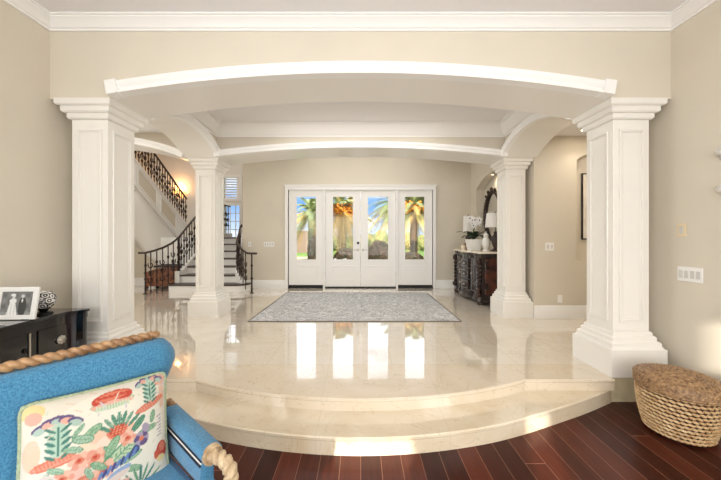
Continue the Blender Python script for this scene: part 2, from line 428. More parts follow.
def arch_trim(axis, t, sgn, c, half, zs, rise, h=0.105, p=0.068, ends=True, N=40, ext=0.0):
    """stepped moulding along the arch edge, standing proud of the wall face at t towards sgn"""
    mb = MB()
    us = [c + (half + ext) * (2 * i / N - 1) for i in range(N + 1)]
    def P(u, tt, z): return Vector((u, tt, z)) if axis == 'x' else Vector((tt, u, z))
    pts = [P(u, t, arc_z(max(-half, min(half, u - c)), half, zs, rise)) for u in us]
    prof = [(0, 0), (p, 0), (p, 0.018), (p * 0.72, 0.026), (p * 0.72, h * 0.45), (p * 0.9, h * 0.62), (p * 1.0, h * 0.8), (p, h), (0, h)]
    nrm = Vector((0, sgn, 0)) if axis == 'x' else Vector((sgn, 0, 0))
    rings = []
    for i, q in enumerate(pts):
        tg = (pts[min(i + 1, N)] - pts[max(i - 1, 0)]).normalized()
        bb = Vector((-tg.z * (tg.x or 0), 0, 0))
        bb = nrm.cross(tg); bb = -bb if bb.z < 0 else bb
        rings.append([mb.v(q + nrm * a + bb * k) for a, k in prof])
    n = len(prof)
    for A, B in zip(rings, rings[1:]):
        for j in range(n): mb.f([A[j], A[(j + 1) % n], B[(j + 1) % n], B[j]])
    mb.f(rings[0][::-1]); mb.f(rings[-1])
    if ends:
        for i, j in ((0, 1), (N, N - 1)):
            q = pts[i]; tg = (pts[i] - pts[j]).normalized(); bb = nrm.cross(tg); bb = -bb if bb.z < 0 else bb
            L = []
            for dt in (-0.085, 0.008):
                L.append([mb.v(q + tg * dt + nrm * a + bb * k) for a, k in ((0, -0.006), (p + 0.014, -0.006), (p + 0.014, h + 0.01), (0, h + 0.01))])
            for j2 in range(4): mb.f([L[0][j2], L[0][(j2 + 1) % 4], L[1][(j2 + 1) % 4], L[1][j2]])
            mb.f(L[0][::-1]); mb.f(L[1])
    TRIMN[0] += 1
    return struct(mb.build('trim_%d' % TRIMN[0], TRIM, ang=30))

CX = 2.237; CW = 0.50; XI, XO = CX, CX + CW
YF0, YF1, YB0, YB1 = 2.718, 3.218, 4.73, 5.23
CAP = 2.497
WZ = 2.77    # plane of the living room's far wall
# living room far wall with its wide arch
arch_wall('x', WZ - 0.02, YF1, -2.80, 2.80, 0, CX, CAP, 0.19, 3.21, 'wall_front')
arch_trim('x', WZ - 0.02, -1, 0, CX, CAP, 0.19, p=0.09, ext=-0.035)
# inner arch towards the front door
arch_wall('x', YB0, YB1, -XO - 0.01, XO + 0.02, 0, CX, CAP - 0.005, 0.14, 3.6, 'wall_inner')
arch_trim('x', YB0, -1, 0, CX, CAP - 0.005, 0.14, h=0.095)
# side arches
for sg, nm in ((-1, 'wall_bay_left'), (1, 'wall_bay_right')):
    t0, t1 = (sg * XI, sg * XO)
    yc, hf = (YF1 + YB0) / 2, (YB0 - YF1) / 2
    arch_wall('y', t0, t1, YF1, YB0, yc, hf, CAP, 0.225, 3.05, nm, N=30)
    arch_trim('y', t0, -sg, yc, hf, CAP, 0.225, h=0.095, ends=False, N=30)
# arch that leads from the left hall to the staircase
arch_wall('x', YB0, YB1, -6.4, -XO, -4.34, 1.603, CAP - 0.01, 0.28, 3.0, 'wall_stair_arch')
arch_trim('x', YB0, -1, -4.34, 1.603, CAP - 0.01, 0.28, h=0.10)

# ------------------------------------------------------------------ columns
def panel_frame(mb, face, a0, a1, z0, z1, t, w=0.022, d=0.014):
    """raised picture-frame moulding on a face: face = ('y', y, sgn) or ('x', x, sgn)"""
    ax, pos, sg = face
    def bx(u0, u1, c0, c1, dd):
        p0, p1 = sorted((pos, pos + sg * dd))
        if ax == 'y': mb.box(u0, u1, p0, p1, c0, c1)
        else: mb.box(p0, p1, u0, u1, c0, c1)
    for (u0, u1, c0, c1) in ((a0, a1, z0, z0 + w), (a0, a1, z1 - w, z1), (a0, a0 + w, z0 + w, z1 - w), (a1 - w, a1, z0 + w, z1 - w)):
        bx(u0, u1, c0, c1, d)
    for (u0, u1, c0, c1) in ((a0 + w, a1 - w, z0 + w, z0 + 1.6 * w), (a0 + w, a1 - w, z1 - 1.6 * w, z1 - w), (a0 + w, a0 + 1.6 * w, z0 + 1.6 * w, z1 - 1.6 * w), (a1 - 1.6 * w, a1 - w, z0 + 1.6 * w, z1 - 1.6 * w)):
        bx(u0, u1, c0, c1, d * 0.5)
def column(label):
    r = thing('column', label, 'column')
    h = CW / 2; s = 0.165
    mb = MB(); mb.box(-h, h, -h, h, 0, 0.245); mb.frustum(-h + 0.012, h - 0.012, -h + 0.012, h - 0.012, 0.245, 0.262, 0.008)
    for k, (a, z0, z1) in enumerate(((0.225, 0.262, 0.305), (0.202, 0.305, 0.35), (0.182, 0.35, 0.388))):
        mb.box(-a, a, -a, a, z0, z1 - 0.012); mb.frustum(-a, a, -a, a, z1 - 0.012, z1, 0.012)
    mb.build('base', CREAM, r, ang=20)
    mb = MB(); mb.box(-s, s, -s, s, 0.388, CAP - 0.165)
    for f in (('y', -s, -1), ('y', s, 1), ('x', -s, -1), ('x', s, 1)):
        panel_frame(mb, f, -0.115, 0.115, 0.47, CAP - 0.25, 0.02)
    mb.build('shaft', CREAM, r, ang=20, bevel=0.004)
    mb = MB()
    for a, z0, z1 in ((0.19, CAP - 0.165, CAP - 0.112), (0.22, CAP - 0.112, CAP - 0.057), (0.25, CAP - 0.057, CAP)):
        mb.box(-a, a, -a, a, z0 + 0.012, z1)
        q = MB.frustum
        aa = [mb.v(p) for p in ((-a + 0.012, -a + 0.012, z0), (a - 0.012, -a + 0.012, z0), (a - 0.012, a - 0.012, z0), (-a + 0.012, a - 0.012, z0))]
        cc = [mb.v(p) for p in ((-a, -a, z0 + 0.012), (a, -a, z0 + 0.012), (a, a, z0 + 0.012), (-a, a, z0 + 0.012))]
        mb.f(aa[::-1])
        for i in range(4): mb.f([aa[i], aa[(i + 1) % 4], cc[(i + 1) % 4], cc[i]])
    mb.build('capital', CREAM, r, ang=20)
    return r
G = 'square cream columns carrying the arches'
xm, yf, yb = CX + CW / 2, YF0 + CW / 2, YB0 + CW / 2
c0 = column('cream square column behind the black lacquer chest'); c0['group'] = G; c0.location = (-xm, yf, 0)
dup(c0, (xm, yf, 0), None, 'cream square column beside the wicker basket', G)
k_ = dup(c0, (-2.455, yb, 0), None, 'cream square column in front of the curved staircase', G); k_.scale = (0.94, 0.94, 1)
k_ = dup(c0, (2.455, yb, 0), None, 'cream square column in front of the dark console', G); k_.scale = (0.94, 0.94, 1)

# ------------------------------------------------------------------ living room shell
mb = MB()
mb.box(-2.95, -2.80, -4.2, YF1, LF, 3.21); struct(mb.build('wall_left', WALL, smooth=False))
mb = MB(); mb.box(2.80, 2.95, -4.2, YF1, LF, 3.21); struct(mb.build('wall_right', WALL, smooth=False))
mb = MB(); mb.box(-2.95, 2.95, -4.2, YF1, 3.21, 3.35); struct(mb.build('ceiling', CEIL, smooth=False))
# far side of the living room (behind the camera): unglazed openings cut to shape the sun patches
SUNW = [(-2.58, -1.98, 0.1, 2.31), (-1.22, -0.98, 0.9, 2.42), (0.26, 0.62, 2.70, 3.14)]
mb = MB(); hole_wall(mb, 'x', -4.2, -4.05, -2.95, 2.95, LF, 3.21, SUNW); struct(mb.build('wall_back', WALL, smooth=False))
# crown mouldings
CROWN = [(0.0, 0.0), (0.016, 0.0), (0.016, 0.016), (0.03, 0.022), (0.045, 0.045), (0.075, 0.07), (0.085, 0.078), (0.085, 0.088), (0.10, 0.092), (0.10, 0.105), (0.10, 0.106)]
mb = MB()
mb.path_mitre(lambda d: [(-2.80 + d, -4.05), (-2.80 + d, WZ - 0.02 - d), (2.80 - d, WZ - 0.02 - d), (2.80 - d, -4.05)], CROWN, 3.21 - 0.105)
struct(mb.build('trim_3', TRIM, ang=25))
# bay crown and ceiling
BC = [(0.0, 0.0), (0.014, 0.0), (0.014, 0.02), (0.04, 0.035), (0.075, 0.085), (0.12, 0.13), (0.13, 0.15), (0.15, 0.155), (0.15, 0.19)]
mb = MB(); mb.path_mitre(lambda d: [(-XI + d, YF1 + d), (-XI + d, YB0 - d), (XI - d, YB0 - d), (XI - d, YF1 + d)], BC, 2.81, closed=True)
struct(mb.build('trim_4', TRIM, ang=25))
mb = MB(); mb.box(-XI, XI, YF1, YB0, 3.0, 3.1); struct(mb.build('ceiling.001', CEIL, smooth=False))
# side halls
mb = MB(); mb.box(XO, 5.2, YF1 - 0.4, YB1, 2.83, 2.95); struct(mb.build('ceiling.002', CEIL, smooth=False))
mb = MB(); mb.box(-7.2, -XO, YF1 - 0.4, YB0, 2.88, 3.0); struct(mb.build('ceiling.003', CEIL, smooth=False))
mb = MB(); mb.box(2.95, 5.2, YF1 - 0.45, YF1 - 0.3, 0, 2.83); mb.box(5.05, 5.2, YF1 - 0.3, YB0, 0, 2.83); struct(mb.build('wall_hall_right', WALL, smooth=False))
mb = MB(); mb.box(-7.2, -2.95, YF1 - 0.45, YF1 - 0.3, 0, 2.88)
mb.box(-7.2, -7.05, YF1 - 0.3, 10.6, 0, 4.5); struct(mb.build('wall_hall_left', WALL, smooth=False))
# hall wall behind the right column with an arched picture niche
NX0, NX1, NZ0, NZS = 3.35, 4.45, 0.873, 2.46
mb = MB()
mb.box(2.692, NX0, YB0, YB1, 0, CAP); mb.box(XO + 0.02, NX0, YB0, YB1, CAP, 2.83); mb.box(NX1, 5.2, YB0, YB1, 0, 2.83); mb.box(NX0, NX1, YB0, YB1, 0, NZ0); mb.box(NX0, NX1, YB0 + 0.16, YB1, NZ0, 2.83)
N = 16; pts = [(NX0, 2.83)] + [(NX0 + (NX1 - NX0) * i / N, arc_z((NX1 - NX0) * (i / N - 0.5), (NX1 - NX0) / 2, NZS, 0.16)) for i in range(N + 1)] + [(NX1, 2.83)]
for (a, za), (b2, zb) in zip(pts[1:-1], pts[2:-1]):
    mb.prism([(a, za), (b2, zb), (b2, 2.83), (a, 2.83)], YB0, YB0 + 0.16, 'y')
struct(mb.build('wall_hall_end', WALL, smooth=False))
# foyer right wall with the mirror niche
MY0, MY1 = 5.42, 7.25
mb = MB()
mb.box(2.75, 3.15, YB1, MY0, 0, 3.6); mb.box(2.75, 3.15, MY1, 7.6, 0, 3.6); mb.box(2.75, 3.15, MY0, MY1, 0, 1.02); mb.box(2.95, 3.15, MY0, MY1, 1.02, 3.6)
pts = [(MY0 + (MY1 - MY0) * i / 20, arc_z((MY1 - MY0) * (i / 20 - 0.5), (MY1 - MY0) / 2, 2.40, 0.24)) for i in range(21)]
for (a, za), (b2, zb) in zip(pts, pts[1:]):
    mb.prism([(a, za), (b2, zb), (b2, 3.6), (a, 3.6)], 2.75, 2.95, 'x')
struct(mb.build('wall_foyer_right', WALL, smooth=False))
# door wall
mb = MB(); hole_wall(mb, 'x', 7.6, 7.8, -2.94, 3.15, 0, 3.6, [(-1.80, 1.80, -0.01, 2.49)]); struct(mb.build('wall_door', WALL, smooth=False))
mb = MB(); mb.box(-2.94, 3.15, YB1, 7.8, 3.6, 3.7); struct(mb.build('ceiling.004', CEIL, smooth=False))
mb = MB(); mb.box(-7.2, -2.84, YB0 + 0.1, 10.6, 4.4, 4.5); mb.box(-2.94, -2.84, YB1, 10.6, 3.6, 4.4) ; struct(mb.build('ceiling.005', CEIL, smooth=False))
mb = MB(); mb.box(-7.2, -2.745, YB0 + 0.1, YB1, 3.0, 4.5); struct(mb.build('wall_upper_left', WALL, smooth=False))
# stair hall: far wall with its two windows, side wall
SW = [(-4.62, -4.06, 1.26, 2.36), (-4.62, -4.06, 2.56, 3.30)]
mb = MB(); hole_wall(mb, 'x', 10.3, 10.5, -7.2, -2.84, 0, 4.4, SW); struct(mb.build('wall_stair_far', CREAM, smooth=False))
mb = MB(); mb.box(-2.94, -2.80, 7.8, 10.3, 0, 3.6); struct(mb.build('wall_stair_right', WALL, smooth=False))
mb = MB(); mb.prism([(-7.05, 0), (-5.25, 0), (-5.25, 0.46), (-7.05, 2.15)], 8.02, 8.12, 'y'); struct(mb.build('wall_under_stairs', WALL, smooth=False))

# baseboards
def baseboard(name, axis, u0, u1, t, sg, h=0.2):
    mb = MB(); p = [(0, 0), (0.02, 0), (0.02, h - 0.05), (0.014, h - 0.035), (0.014, h - 0.02), (0.006, h), (0, h)]
    rows = []
    for u in (u0, u1):
        rows.append([mb.v((u, t + sg * a, z) if axis == 'x' else (t + sg * a, u, z)) for a, z in p])
    for j in range(len(p)): mb.f([rows[0][j], rows[0][(j + 1) % len(p)], rows[1][(j + 1) % len(p)], rows[1][j]])
    mb.f(rows[0][::-1]); mb.f(rows[1])
    return struct(mb.build(name, TRIM, ang=25))
baseboard('baseboard_door_left', 'x', -2.94, -1.88, 7.6, -1)
baseboard('baseboard_door_right', 'x', 1.88, 2.75, 7.6, -1)
baseboard('baseboard_foyer_right', 'y', YB1, 7.6, 2.75, -1)
baseboard('baseboard_hall_end', 'x', 2.692, 5.05, YB0, -1)
baseboard('baseboard_stairs', 'x', -7.05, -5.26, 8.02, -1)
o = baseboard('baseboard_right', 'y', -4.05, 2.735, 2.80, -1); o.location.z = LF
o = baseboard('baseboard_left', 'y', -4.05, 2.735, -2.80, 1); o.location.z = LF

# ------------------------------------------------------------------ front door unit
mb = MB(); T0, T1 = 7.55, 7.72
for x in (-1.87, 1.80): mb.box(x, x + 0.07, T0, T1, 0, 2.55)
mb.box(-1.80, 1.80, T0, T1, 2.44, 2.55)
for x in (-0.93, 0.88): mb.box(x, x + 0.05, T0 + 0.01, T1, 0, 2.44)
mb.box(-1.89, 1.89, T0 - 0.015, T0 + 0.05, 2.535, 2.565)
struct(mb.build('trim_5', TRIM, smooth=False))
mb = MB(); mb.box(-1.80, 1.80, T0 + 0.02, T1, 0.0, 0.03); mb.box(-1.79, -0.93, T0 + 0.06, T1, 0.03, 0.075); mb.box(0.93, 1.79, T0 + 0.06, T1, 0.03, 0.075); struct(mb.build('trim_6', DARKMETAL, smooth=False))
def leaf(kind, x0, x1, gx0, gx1, handle=None):
    y0, y1 = 7.60, 7.645; z0, z1, g0, g1 = (0.075 if kind[0] == 'w' else 0.035), 2.435, 0.70, 2.28
    mb = MB(); hole_wall(mb, 'x', y0, y1, x0, x1, z0, z1, [(gx0, gx1, g0, g1)])
    r = struct(mb.build(kind, TRIM, smooth=False))
    mb = MB(); panel_frame(mb, ('y', y0, -1), gx0 - 0.02, gx1 + 0.02, g0 - 0.02, g1 + 0.02, 0, w=0.02, d=0.012)
    panel_frame(mb, ('y', y0, -1), gx0 - 0.03, gx1 + 0.03, 0.19, 0.56, 0, w=0.024, d=0.014)
    mb.box(gx0 + 0.04, gx1 - 0.04, y0 - 0.010, y0, 0.26, 0.49)
    mb.build('moulding', TRIM, r, smooth=False)
    mb = MB(); mb.box(gx0, gx1, y0 + 0.018, y0 + 0.026, g0, g1); mb.build('glass', GLASS, r, smooth=False)
    if handle is not None:
        mb = MB(); mb.lathe([(0, 0), (0.03, 0), (0.03, 0.012), (0.014, 0.018), (0.014, 0.05), (0, 0.05)], 14, M=Matrix.Translation((handle, y0, 0.95)) @ Matrix.Rotation(PI / 2, 4, 'X'))
        s2 = 1 if handle > 0 else -1
        mb.tube([(handle, y0 - 0.045, 0.95), (handle + s2 * 0.05, y0 - 0.05, 0.952), (handle + s2 * 0.12, y0 - 0.045, 0.945)], [0.011, 0.01, 0.008], 8)
        mb.build('lever_handle', SILVER, r)
        if handle < 0:
            mb = MB(); mb.lathe([(0, 0), (0.03, 0), (0.03, 0.02), (0.012, 0.03), (0, 0.03)], 14, M=Matrix.Translation((handle, y0, 1.12)) @ Matrix.Rotation(PI / 2, 4, 'X'))
            mb.build('deadbolt', DARKMETAL, r)
    hs = MB()
    return r
leaf('window_1', -1.785, -0.94, -1.60, -1.10)
leaf('door_1', -0.87, -0.003, -0.695, -0.175, -0.06)
leaf('door_2', 0.003, 0.87, 0.175, 0.695, 0.06)
leaf('window_2', 0.94, 1.785, 1.10, 1.60)
for nm, sx in (('door_1', -0.885), ('door_2', 0.885)):
    for z in (0.35, 1.25, 2.2):
        mb = MB(); mb.lathe([(0.011, -0.045), (0.011, 0.045)], 8, (sx, 7.594, z)); mb.build('hinge', SILVER, bpy.data.objects[nm])
# stair windows
def stair_window(name, h, shutters):
    x0, x1, z0, z1 = h
    mb = MB()
    for a, b2, c, d in ((x0 - 0.07, x0 + 0.02, z0 - 0.07, z1 + 0.07), (x1 - 0.02, x1 + 0.07, z0 - 0.07, z1 + 0.07), (x0 + 0.02, x1 - 0.02, z0 - 0.07, z0 + 0.02), (x0 + 0.02, x1 - 0.02, z1 - 0.02, z1 + 0.07)):
        mb.box(a, b2, 10.27, 10.34, c, d)
    r = struct(mb.build(name, TRIM, smooth=False))
    mb = MB(); mb.box(x0, x1, 10.40, 10.41, z0, z1); mb.build('glass', GLASS, r, smooth=False)
    mb = MB()
    if shutters:
        n = 8
        for i in range(n):
            z = z0 + 0.03 + (z1 - z0 - 0.06) * (i + 0.5) / n
            mb.box(x0, x1 - 0.13, -0.004, 0.004, -0.036, 0.036, Matrix.Translation((0, 10.36, z)) @ Matrix.Rotation(math.radians(62), 4, 'X'))
        mb.box(x1 - 0.13, x1, 10.33, 10.37, z0, z1)
        mb.build('shutter', TRIM, r, smooth=False)
    else:
        for k in (1, 2): mb.box(x0 + (x1 - x0) * k / 3 - 0.012, x0 + (x1 - x0) * k / 3 + 0.012, 10.37, 10.395, z0, z1)
        for k in (1, 2, 3): mb.box(x0, x1, 10.372, 10.393, z0 + (z1 - z0) * k / 4 - 0.012, z0 + (z1 - z0) * k / 4 + 0.012)
        mb.build('muntins', TRIM, r, smooth=False)
stair_window('window_3', SW[1], True)
stair_window('window_4', SW[0], False)

# ------------------------------------------------------------------ staircase
st = thing('staircase', 'curved white staircase with dark wood treads behind the column', 'staircase', (-4.0, 7.0, 0))
def loc(o): o.location = -Vector(st.location); return o      # parts are modelled in world space
RISE, RUN = 0.18, 0.30
rx = [-2.64, -3.0, -3.1, -3.2, -3.3, -3.4, -3.45]
lx = [-4.46, -4.32, -4.32, -4.32, -4.32, -4.32, -4.32]
for k in range(7):
    y0 = 7.0 + RUN * k; y1 = y0 + RUN if k < 6 else 10.27
    x0, x1 = lx[k], rx[k]
    if k == 0:
        def bull(e):
            pl = [(x0 - e, y1), (x0 - e, y0 + 0.12)] + [(x0 - e + 0.12 - 0.12 * math.cos(a), y0 + 0.12 - (0.12 + e) * math.sin(a)) for a in (0.4, 0.8, 1.2, PI / 2)]
            pl += [(x1 + e - 0.25 + 0.25 * math.sin(a), y0 - e + 0.25 - 0.25 * math.cos(a)) for a in (0, 0.4, 0.8, 1.2, PI / 2)] + [(x1 + e, y1)]
            return pl
        mb = MB(); mb.prism(bull(0), 0, RISE - 0.035); loc(mb.build('riser', TRIM, st))
        mb = MB(); mb.prism(bull(0.025), RISE - 0.035, RISE); loc(mb.build('tread', TREAD, st))
    else:
        mb = MB(); mb.box(x0, x1, y0, y1, RISE * k - (0.0 if k else 0), RISE * (k + 1) - 0.03); loc(mb.build('riser', TRIM, st))
        mb = MB(); mb.box(x0, x1, y0 - 0.025, y1, RISE * (k + 1) - 0.03, RISE * (k + 1)); loc(mb.build('tread', TREAD, st))
# curbs either side of the lower flight
mb = MB()
def curb(mb, P, w=0.1, zb=0.0, dz=0.11):
    """P: plan points with top heights; a wall strip w wide"""
    L = []
    for i, (x, y, z) in enumerate(P):
        t = Vector((P[min(i + 1, len(P) - 1)][0] - P[max(i - 1, 0)][0], P[min(i + 1, len(P) - 1)][1] - P[max(i - 1, 0)][1], 0)).normalized(); n = Vector((t.y, -t.x, 0)) * w / 2
        L.append([mb.v((x - n.x, y - n.y, zb)), mb.v((x + n.x, y + n.y, zb)), mb.v((x + n.x, y + n.y, z)), mb.v((x - n.x, y - n.y, z))])
    for A, B in zip(L, L[1:]):
        for j in range(4): mb.f([A[j], A[(j + 1) % 4], B[(j + 1) % 4], B[j]])
    mb.f(L[0][::-1]); mb.f(L[-1])
mb = MB(); curb(mb, [(-4.36, 7.24, 0.45), (-4.36, 7.42, 0.47), (-4.36, 8.9, 1.40), (-4.36, 10.26, 1.40)]); loc(mb.build('stringer', TRIM, st, smooth=False))
mb = MB(); curb(mb, [(-2.72, 7.12, 0.2), (-2.98, 7.32, 0.45), (-3.06, 7.62, 0.62), (-3.36, 8.6, 1.24), (-3.42, 8.9, 1.40)], w=0.06); loc(mb.build('stringer', TRIM, st, smooth=False))
# landing and the return flight that climbs back towards the hall
mb = MB(); mb.box(-6.3, -4.32, 9.05, 10.27, 1.05, 1.26); loc(mb.build('landing', TRIM, st, smooth=False))
SX = -5.1
def ztop(y): return 1.57 + (9.04 - y) * 0.674
mb = MB()
for k in range(9):
    y = 9.05 - 0.4 * k
Y0, Y1 = 5.35, 9.04
L = [(Y1, ztop(Y1)), (Y1, 1.02), (8.55, 1.27), (Y0, 1.27 + (8.55 - Y0) * 0.709), (Y0, ztop(Y0))]
mb.prism([(a, b2) for a, b2 in L], SX - 0.06, SX, 'x'); loc(mb.build('stringer', TRIM, st, smooth=False))
# panel mouldings on the stringer face
def par_frame(y0, y1, m=0.085):
    mb = MB()
    def q(y, u):
        lo = 1.27 + (8.55 - y) * 0.709; hi = ztop(y); return Vector((SX, y, lo + (hi - lo) * u))
    a, b2 = y0 - 0.03, y1 + 0.03
    C4 = [q(a, .16), q(a, .84), q(b2, .84), q(b2, .16)]
    for p, r2 in zip(C4, C4[1:] + C4[:1]): mb.tube([p, r2], 0.024, 6)
    return mb
for y0, y1 in ((8.45, 7.75), (7.65, 6.95), (6.85, 6.2), (6.1, 5.5)):
    loc(par_frame(y0, y1).build('panel_moulding', TRIM, st))
    def q(y, u):
        lo = 1.27 + (8.55 - y) * 0.709; hi = ztop(y); return (y, lo + (hi - lo) * u)
    mb = MB(); mb.prism([q(y0 - 0.03, .16), q(y0 - 0.03, .84), q(y1 + 0.03, .84), q(y1 + 0.03, .16)], SX - 0.01, SX + 0.004, 'x'); loc(mb.build('panel', WALL, st, smooth=False))
mb = MB()
mb.tube([(SX + 0.005, Y1, ztop(Y1)), (SX + 0.005, Y0, ztop(Y0))], 0.025, 6); mb.tube([(SX + 0.005, 8.55, 1.27), (SX + 0.005, Y0, 1.27 + (8.55 - Y0) * 0.709)], 0.02, 6)
loc(mb.build('edge_moulding', TRIM, st))
# steps of the return flight (seen only from other places) and the warped soffit under it
nst = 12
for k in range(nst):
    y = 9.04 - RUN * k; z = 1.26 + 0.18 * (k + 1)
    if y - RUN < Y0 - 0.01: break
    mb = MB(); mb.box(-6.3, SX - 0.06, y - RUN, y, z - 0.20, z); loc(mb.build('return_tread', TREAD, st, smooth=False))
mb = MB(); A = []; B = []
for i in range(13):
    t = i / 12
    p1 = Vector((SX - 0.03, 8.55 + (Y0 - 8.55) * t, 1.27 + (8.55 - Y0) * 0.709 * t))
    q1 = Vector((-5.21 - 1.8 * t, 7.98, 0.465 + 1.71 * t))
    row = [mb.v(p1.lerp(q1, u / 6)) for u in range(7)]
    A.append(row)
for r0, r1 in zip(A, A[1:]):
    for i in range(6): mb.f([r0[i], r0[i + 1], r1[i + 1], r1[i]])
so = loc(mb.build('soffit', TRIM, st)); sm_ = so.modifiers.new('solid', 'SOLIDIFY'); sm_.thickness = 0.03
mb = MB(); mb.box(-5.24, -4.38, 8.0, 8.06, 0, 1.26); mb.box(-5.24, -4.38, 8.06, 9.05, 1.05, 1.26); loc(mb.build('side_wall', TRIM, st, smooth=False))

# railings
def baluster_mb(x, y, z0, z1, tw=True):
    mb = MB(); mb.tube([(x, y, z0), (x, y, z1)], 0.012, 6)
    h = z1 - z0
    for u in (0.28, 0.5, 0.72): mb.sphere((x, y, z0 + h * u), 0.026, 8, 6, (1, 1, 1.6))
    return mb
def scroll_mb(x, y, z0, z1, tx, ty):
    """wrought iron S scroll filling the space beside a baluster"""
    mb = MB(); mb.tube([(x, y, z0), (x, y, z1)], 0.011, 6)
    h = z1 - z0; r = min(0.055, h * 0.12)
    for cz, sg in ((0.32, 1), (0.50, -1), (0.68, 1)):
        pts = [(x + sg * tx * r * math.sin(a) * (0.4 + 0.6 * a / 5), y + sg * ty * r * math.sin(a) * (0.4 + 0.6 * a / 5), z0 + h * cz + 1.5 * r * math.cos(a) * (0.4 + 0.6 * a / 5)) for a in [0.35 * i for i in range(16)]]
        mb.tube(pts, 0.011, 5)
    mb.sphere((x, y, z0 + h * 0.5), 0.026, 8, 6, (1, 1, 1.6))
    return mb
def railing(label, rail, feet, newel=None, spacing=0.13, skip_first=0.0, posts=()):
    """rail: points of the hand-rail; feet: the matching points the balusters stand on"""
    base = rail[0] if newel is None else newel
    r = thing('stair_railing', label, 'railing', (feet[0][0], feet[0][1], feet[0][2]), 0, 'wrought iron stair railings')
    off = -Vector(r.location)
    def put(o): o.location = off; return o
    R = [Vector(p) for p in rail]; F = [Vector(p) for p in feet]
    mb = MB(); mb.tube(R, 0.024, 8); put(mb.build('handrail', TREAD, r))
    L = [0]
    for a, b2 in zip(R, R[1:]): L.append(L[-1] + (Vector((b2.x - a.x, b2.y - a.y, 0))).length)
    d = skip_first; k = 0
    while d < L[-1] - 0.02:
        for i in range(len(R) - 1):
            if L[i] <= d <= L[i + 1] + 1e-9:
                u = (d - L[i]) / max(1e-9, L[i + 1] - L[i]); p = R[i].lerp(R[i + 1], u); q = F[i].lerp(F[i + 1], u)
                t = Vector((R[i + 1].x - R[i].x, R[i + 1].y - R[i].y, 0)).normalized()
                m_ = baluster_mb(p.x, p.y, q.z, p.z) if k % 2 else scroll_mb(p.x, p.y, q.z, p.z, t.x, t.y)
                put(m_.build('baluster', IRON, r)); break
        d += spacing; k += 1
    for (x, y, z0, z1) in posts:
        mb = MB(); mb.lathe([(0.045, z0), (0.045, z0 + 0.012), (0.02, z0 + 0.02), (0.018, z0 + 0.3), (0.032, z0 + 0.33), (0.018, z0 + 0.36), (0.018, z1 - 0.3), (0.03, z1 - 0.27), (0.017, z1 - 0.24), (0.017, z1 - 0.015), (0.03, z1)], 12, (x, y, 0))
        put(mb.build('newel_post', IRON, r))
    return r
# left side of the lower flight
railing('bronze iron railing with scrolls curving from floor up the left side of the steps',
        [(-4.92, 6.76, 0.915), (-4.78, 6.78, 0.915), (-4.66, 6.9, 0.96), (-4.54, 7.04, 1.03), (-4.44, 7.17, 1.12), (-4.37, 7.32, 1.25), (-4.36, 7.6, 1.47), (-4.36, 8.2, 1.9), (-4.36, 8.9, 2.3), (-4.36, 10.2, 2.3)],
        [(-4.92, 6.76, 0.0), (-4.78, 6.78, 0.0), (-4.66, 6.9, 0.0), (-4.54, 7.04, 0.0), (-4.47, 7.17, 0.18), (-4.37, 7.32, 0.46), (-4.36, 7.6, 0.585), (-4.36, 8.2, 0.96), (-4.36, 8.9, 1.40), (-4.36, 10.2, 1.40)],
        spacing=0.115, skip_first=0.24, posts=((-4.78, 6.78, 0.0, 0.905), (-4.36, 7.33, 0.455, 1.25)))
railing('bronze iron railing with a ball end on the right side of the lower steps',
        [(-2.34, 6.88, 0.895), (-2.46, 6.9, 0.895), (-2.6, 6.98, 0.9), (-2.78, 7.12, 0.98), (-2.98, 7.34, 1.13), (-3.06, 7.62, 1.27), (-3.2, 8.08, 1.46), (-3.25, 8.25, 1.55), (-3.24, 8.33, 1.56)],
        [(-2.34, 6.88, 0.0), (-2.46, 6.9, 0.0), (-2.6, 6.98, 0.0), (-2.78, 7.12, 0.25), (-2.98, 7.34, 0.45), (-3.06, 7.62, 0.61), (-3.2, 8.08, 0.92), (-3.25, 8.25, 1.02), (-3.24, 8.33, 1.05)],
        spacing=0.1, skip_first=0.34, posts=((-2.46, 6.9, 0.0, 0.89),))
bp_ = [o for o in bpy.data.objects if o.name.startswith('stair_railing')][-1]
mb = MB(); mb.sphere((-3.23, 8.34, 1.575), 0.05, 12, 8); o = mb.build('ball_finial', IRON, bp_); o.location = -Vector(bp_.location)
# upper flight
yy_ = [9.0 - 0.45 * i for i in range(9)]
yy_ = [y for y in yy_ if y > 5.4]
railing('bronze iron railing along the panelled upper flight', [(SX - 0.03, y, ztop(y) + 0.80) for y in yy_], [(SX - 0.03, y, ztop(y)) for y in yy_], spacing=0.105, skip_first=0.05)

# sconce on the stair wall
sc = thing('wall_sconce', 'glowing two-shade wall sconce above the upper stair flight', 'lamp', (-6.08, 10.3, 2.72))
mb = MB(); mb.lathe([(0, 0), (0.06, 0), (0.05, 0.02), (0, 0.025)], 14, M=Matrix.Rotation(PI / 2, 4, 'X')); mb.tube([(-0.12, -0.12, 0.0), (-0.06, -0.1, -0.06), (0, -0.02, -0.02), (0.06, -0.1, -0.12), (0.12, -0.12, -0.10)], 0.012, 6)
mb.build('bracket', IRON, sc)
for x, z in ((-0.12, 0.0), (0.12, -0.12)):
    mb = MB(); mb.lathe([(0.03, 0), (0.06, 0.03), (0.085, 0.12), (0.095, 0.2), (0.088, 0.2), (0.05, 0.04), (0, 0.03)], 16, (x, -0.12, z)); mb.build('glass_shade', GLOW, sc)

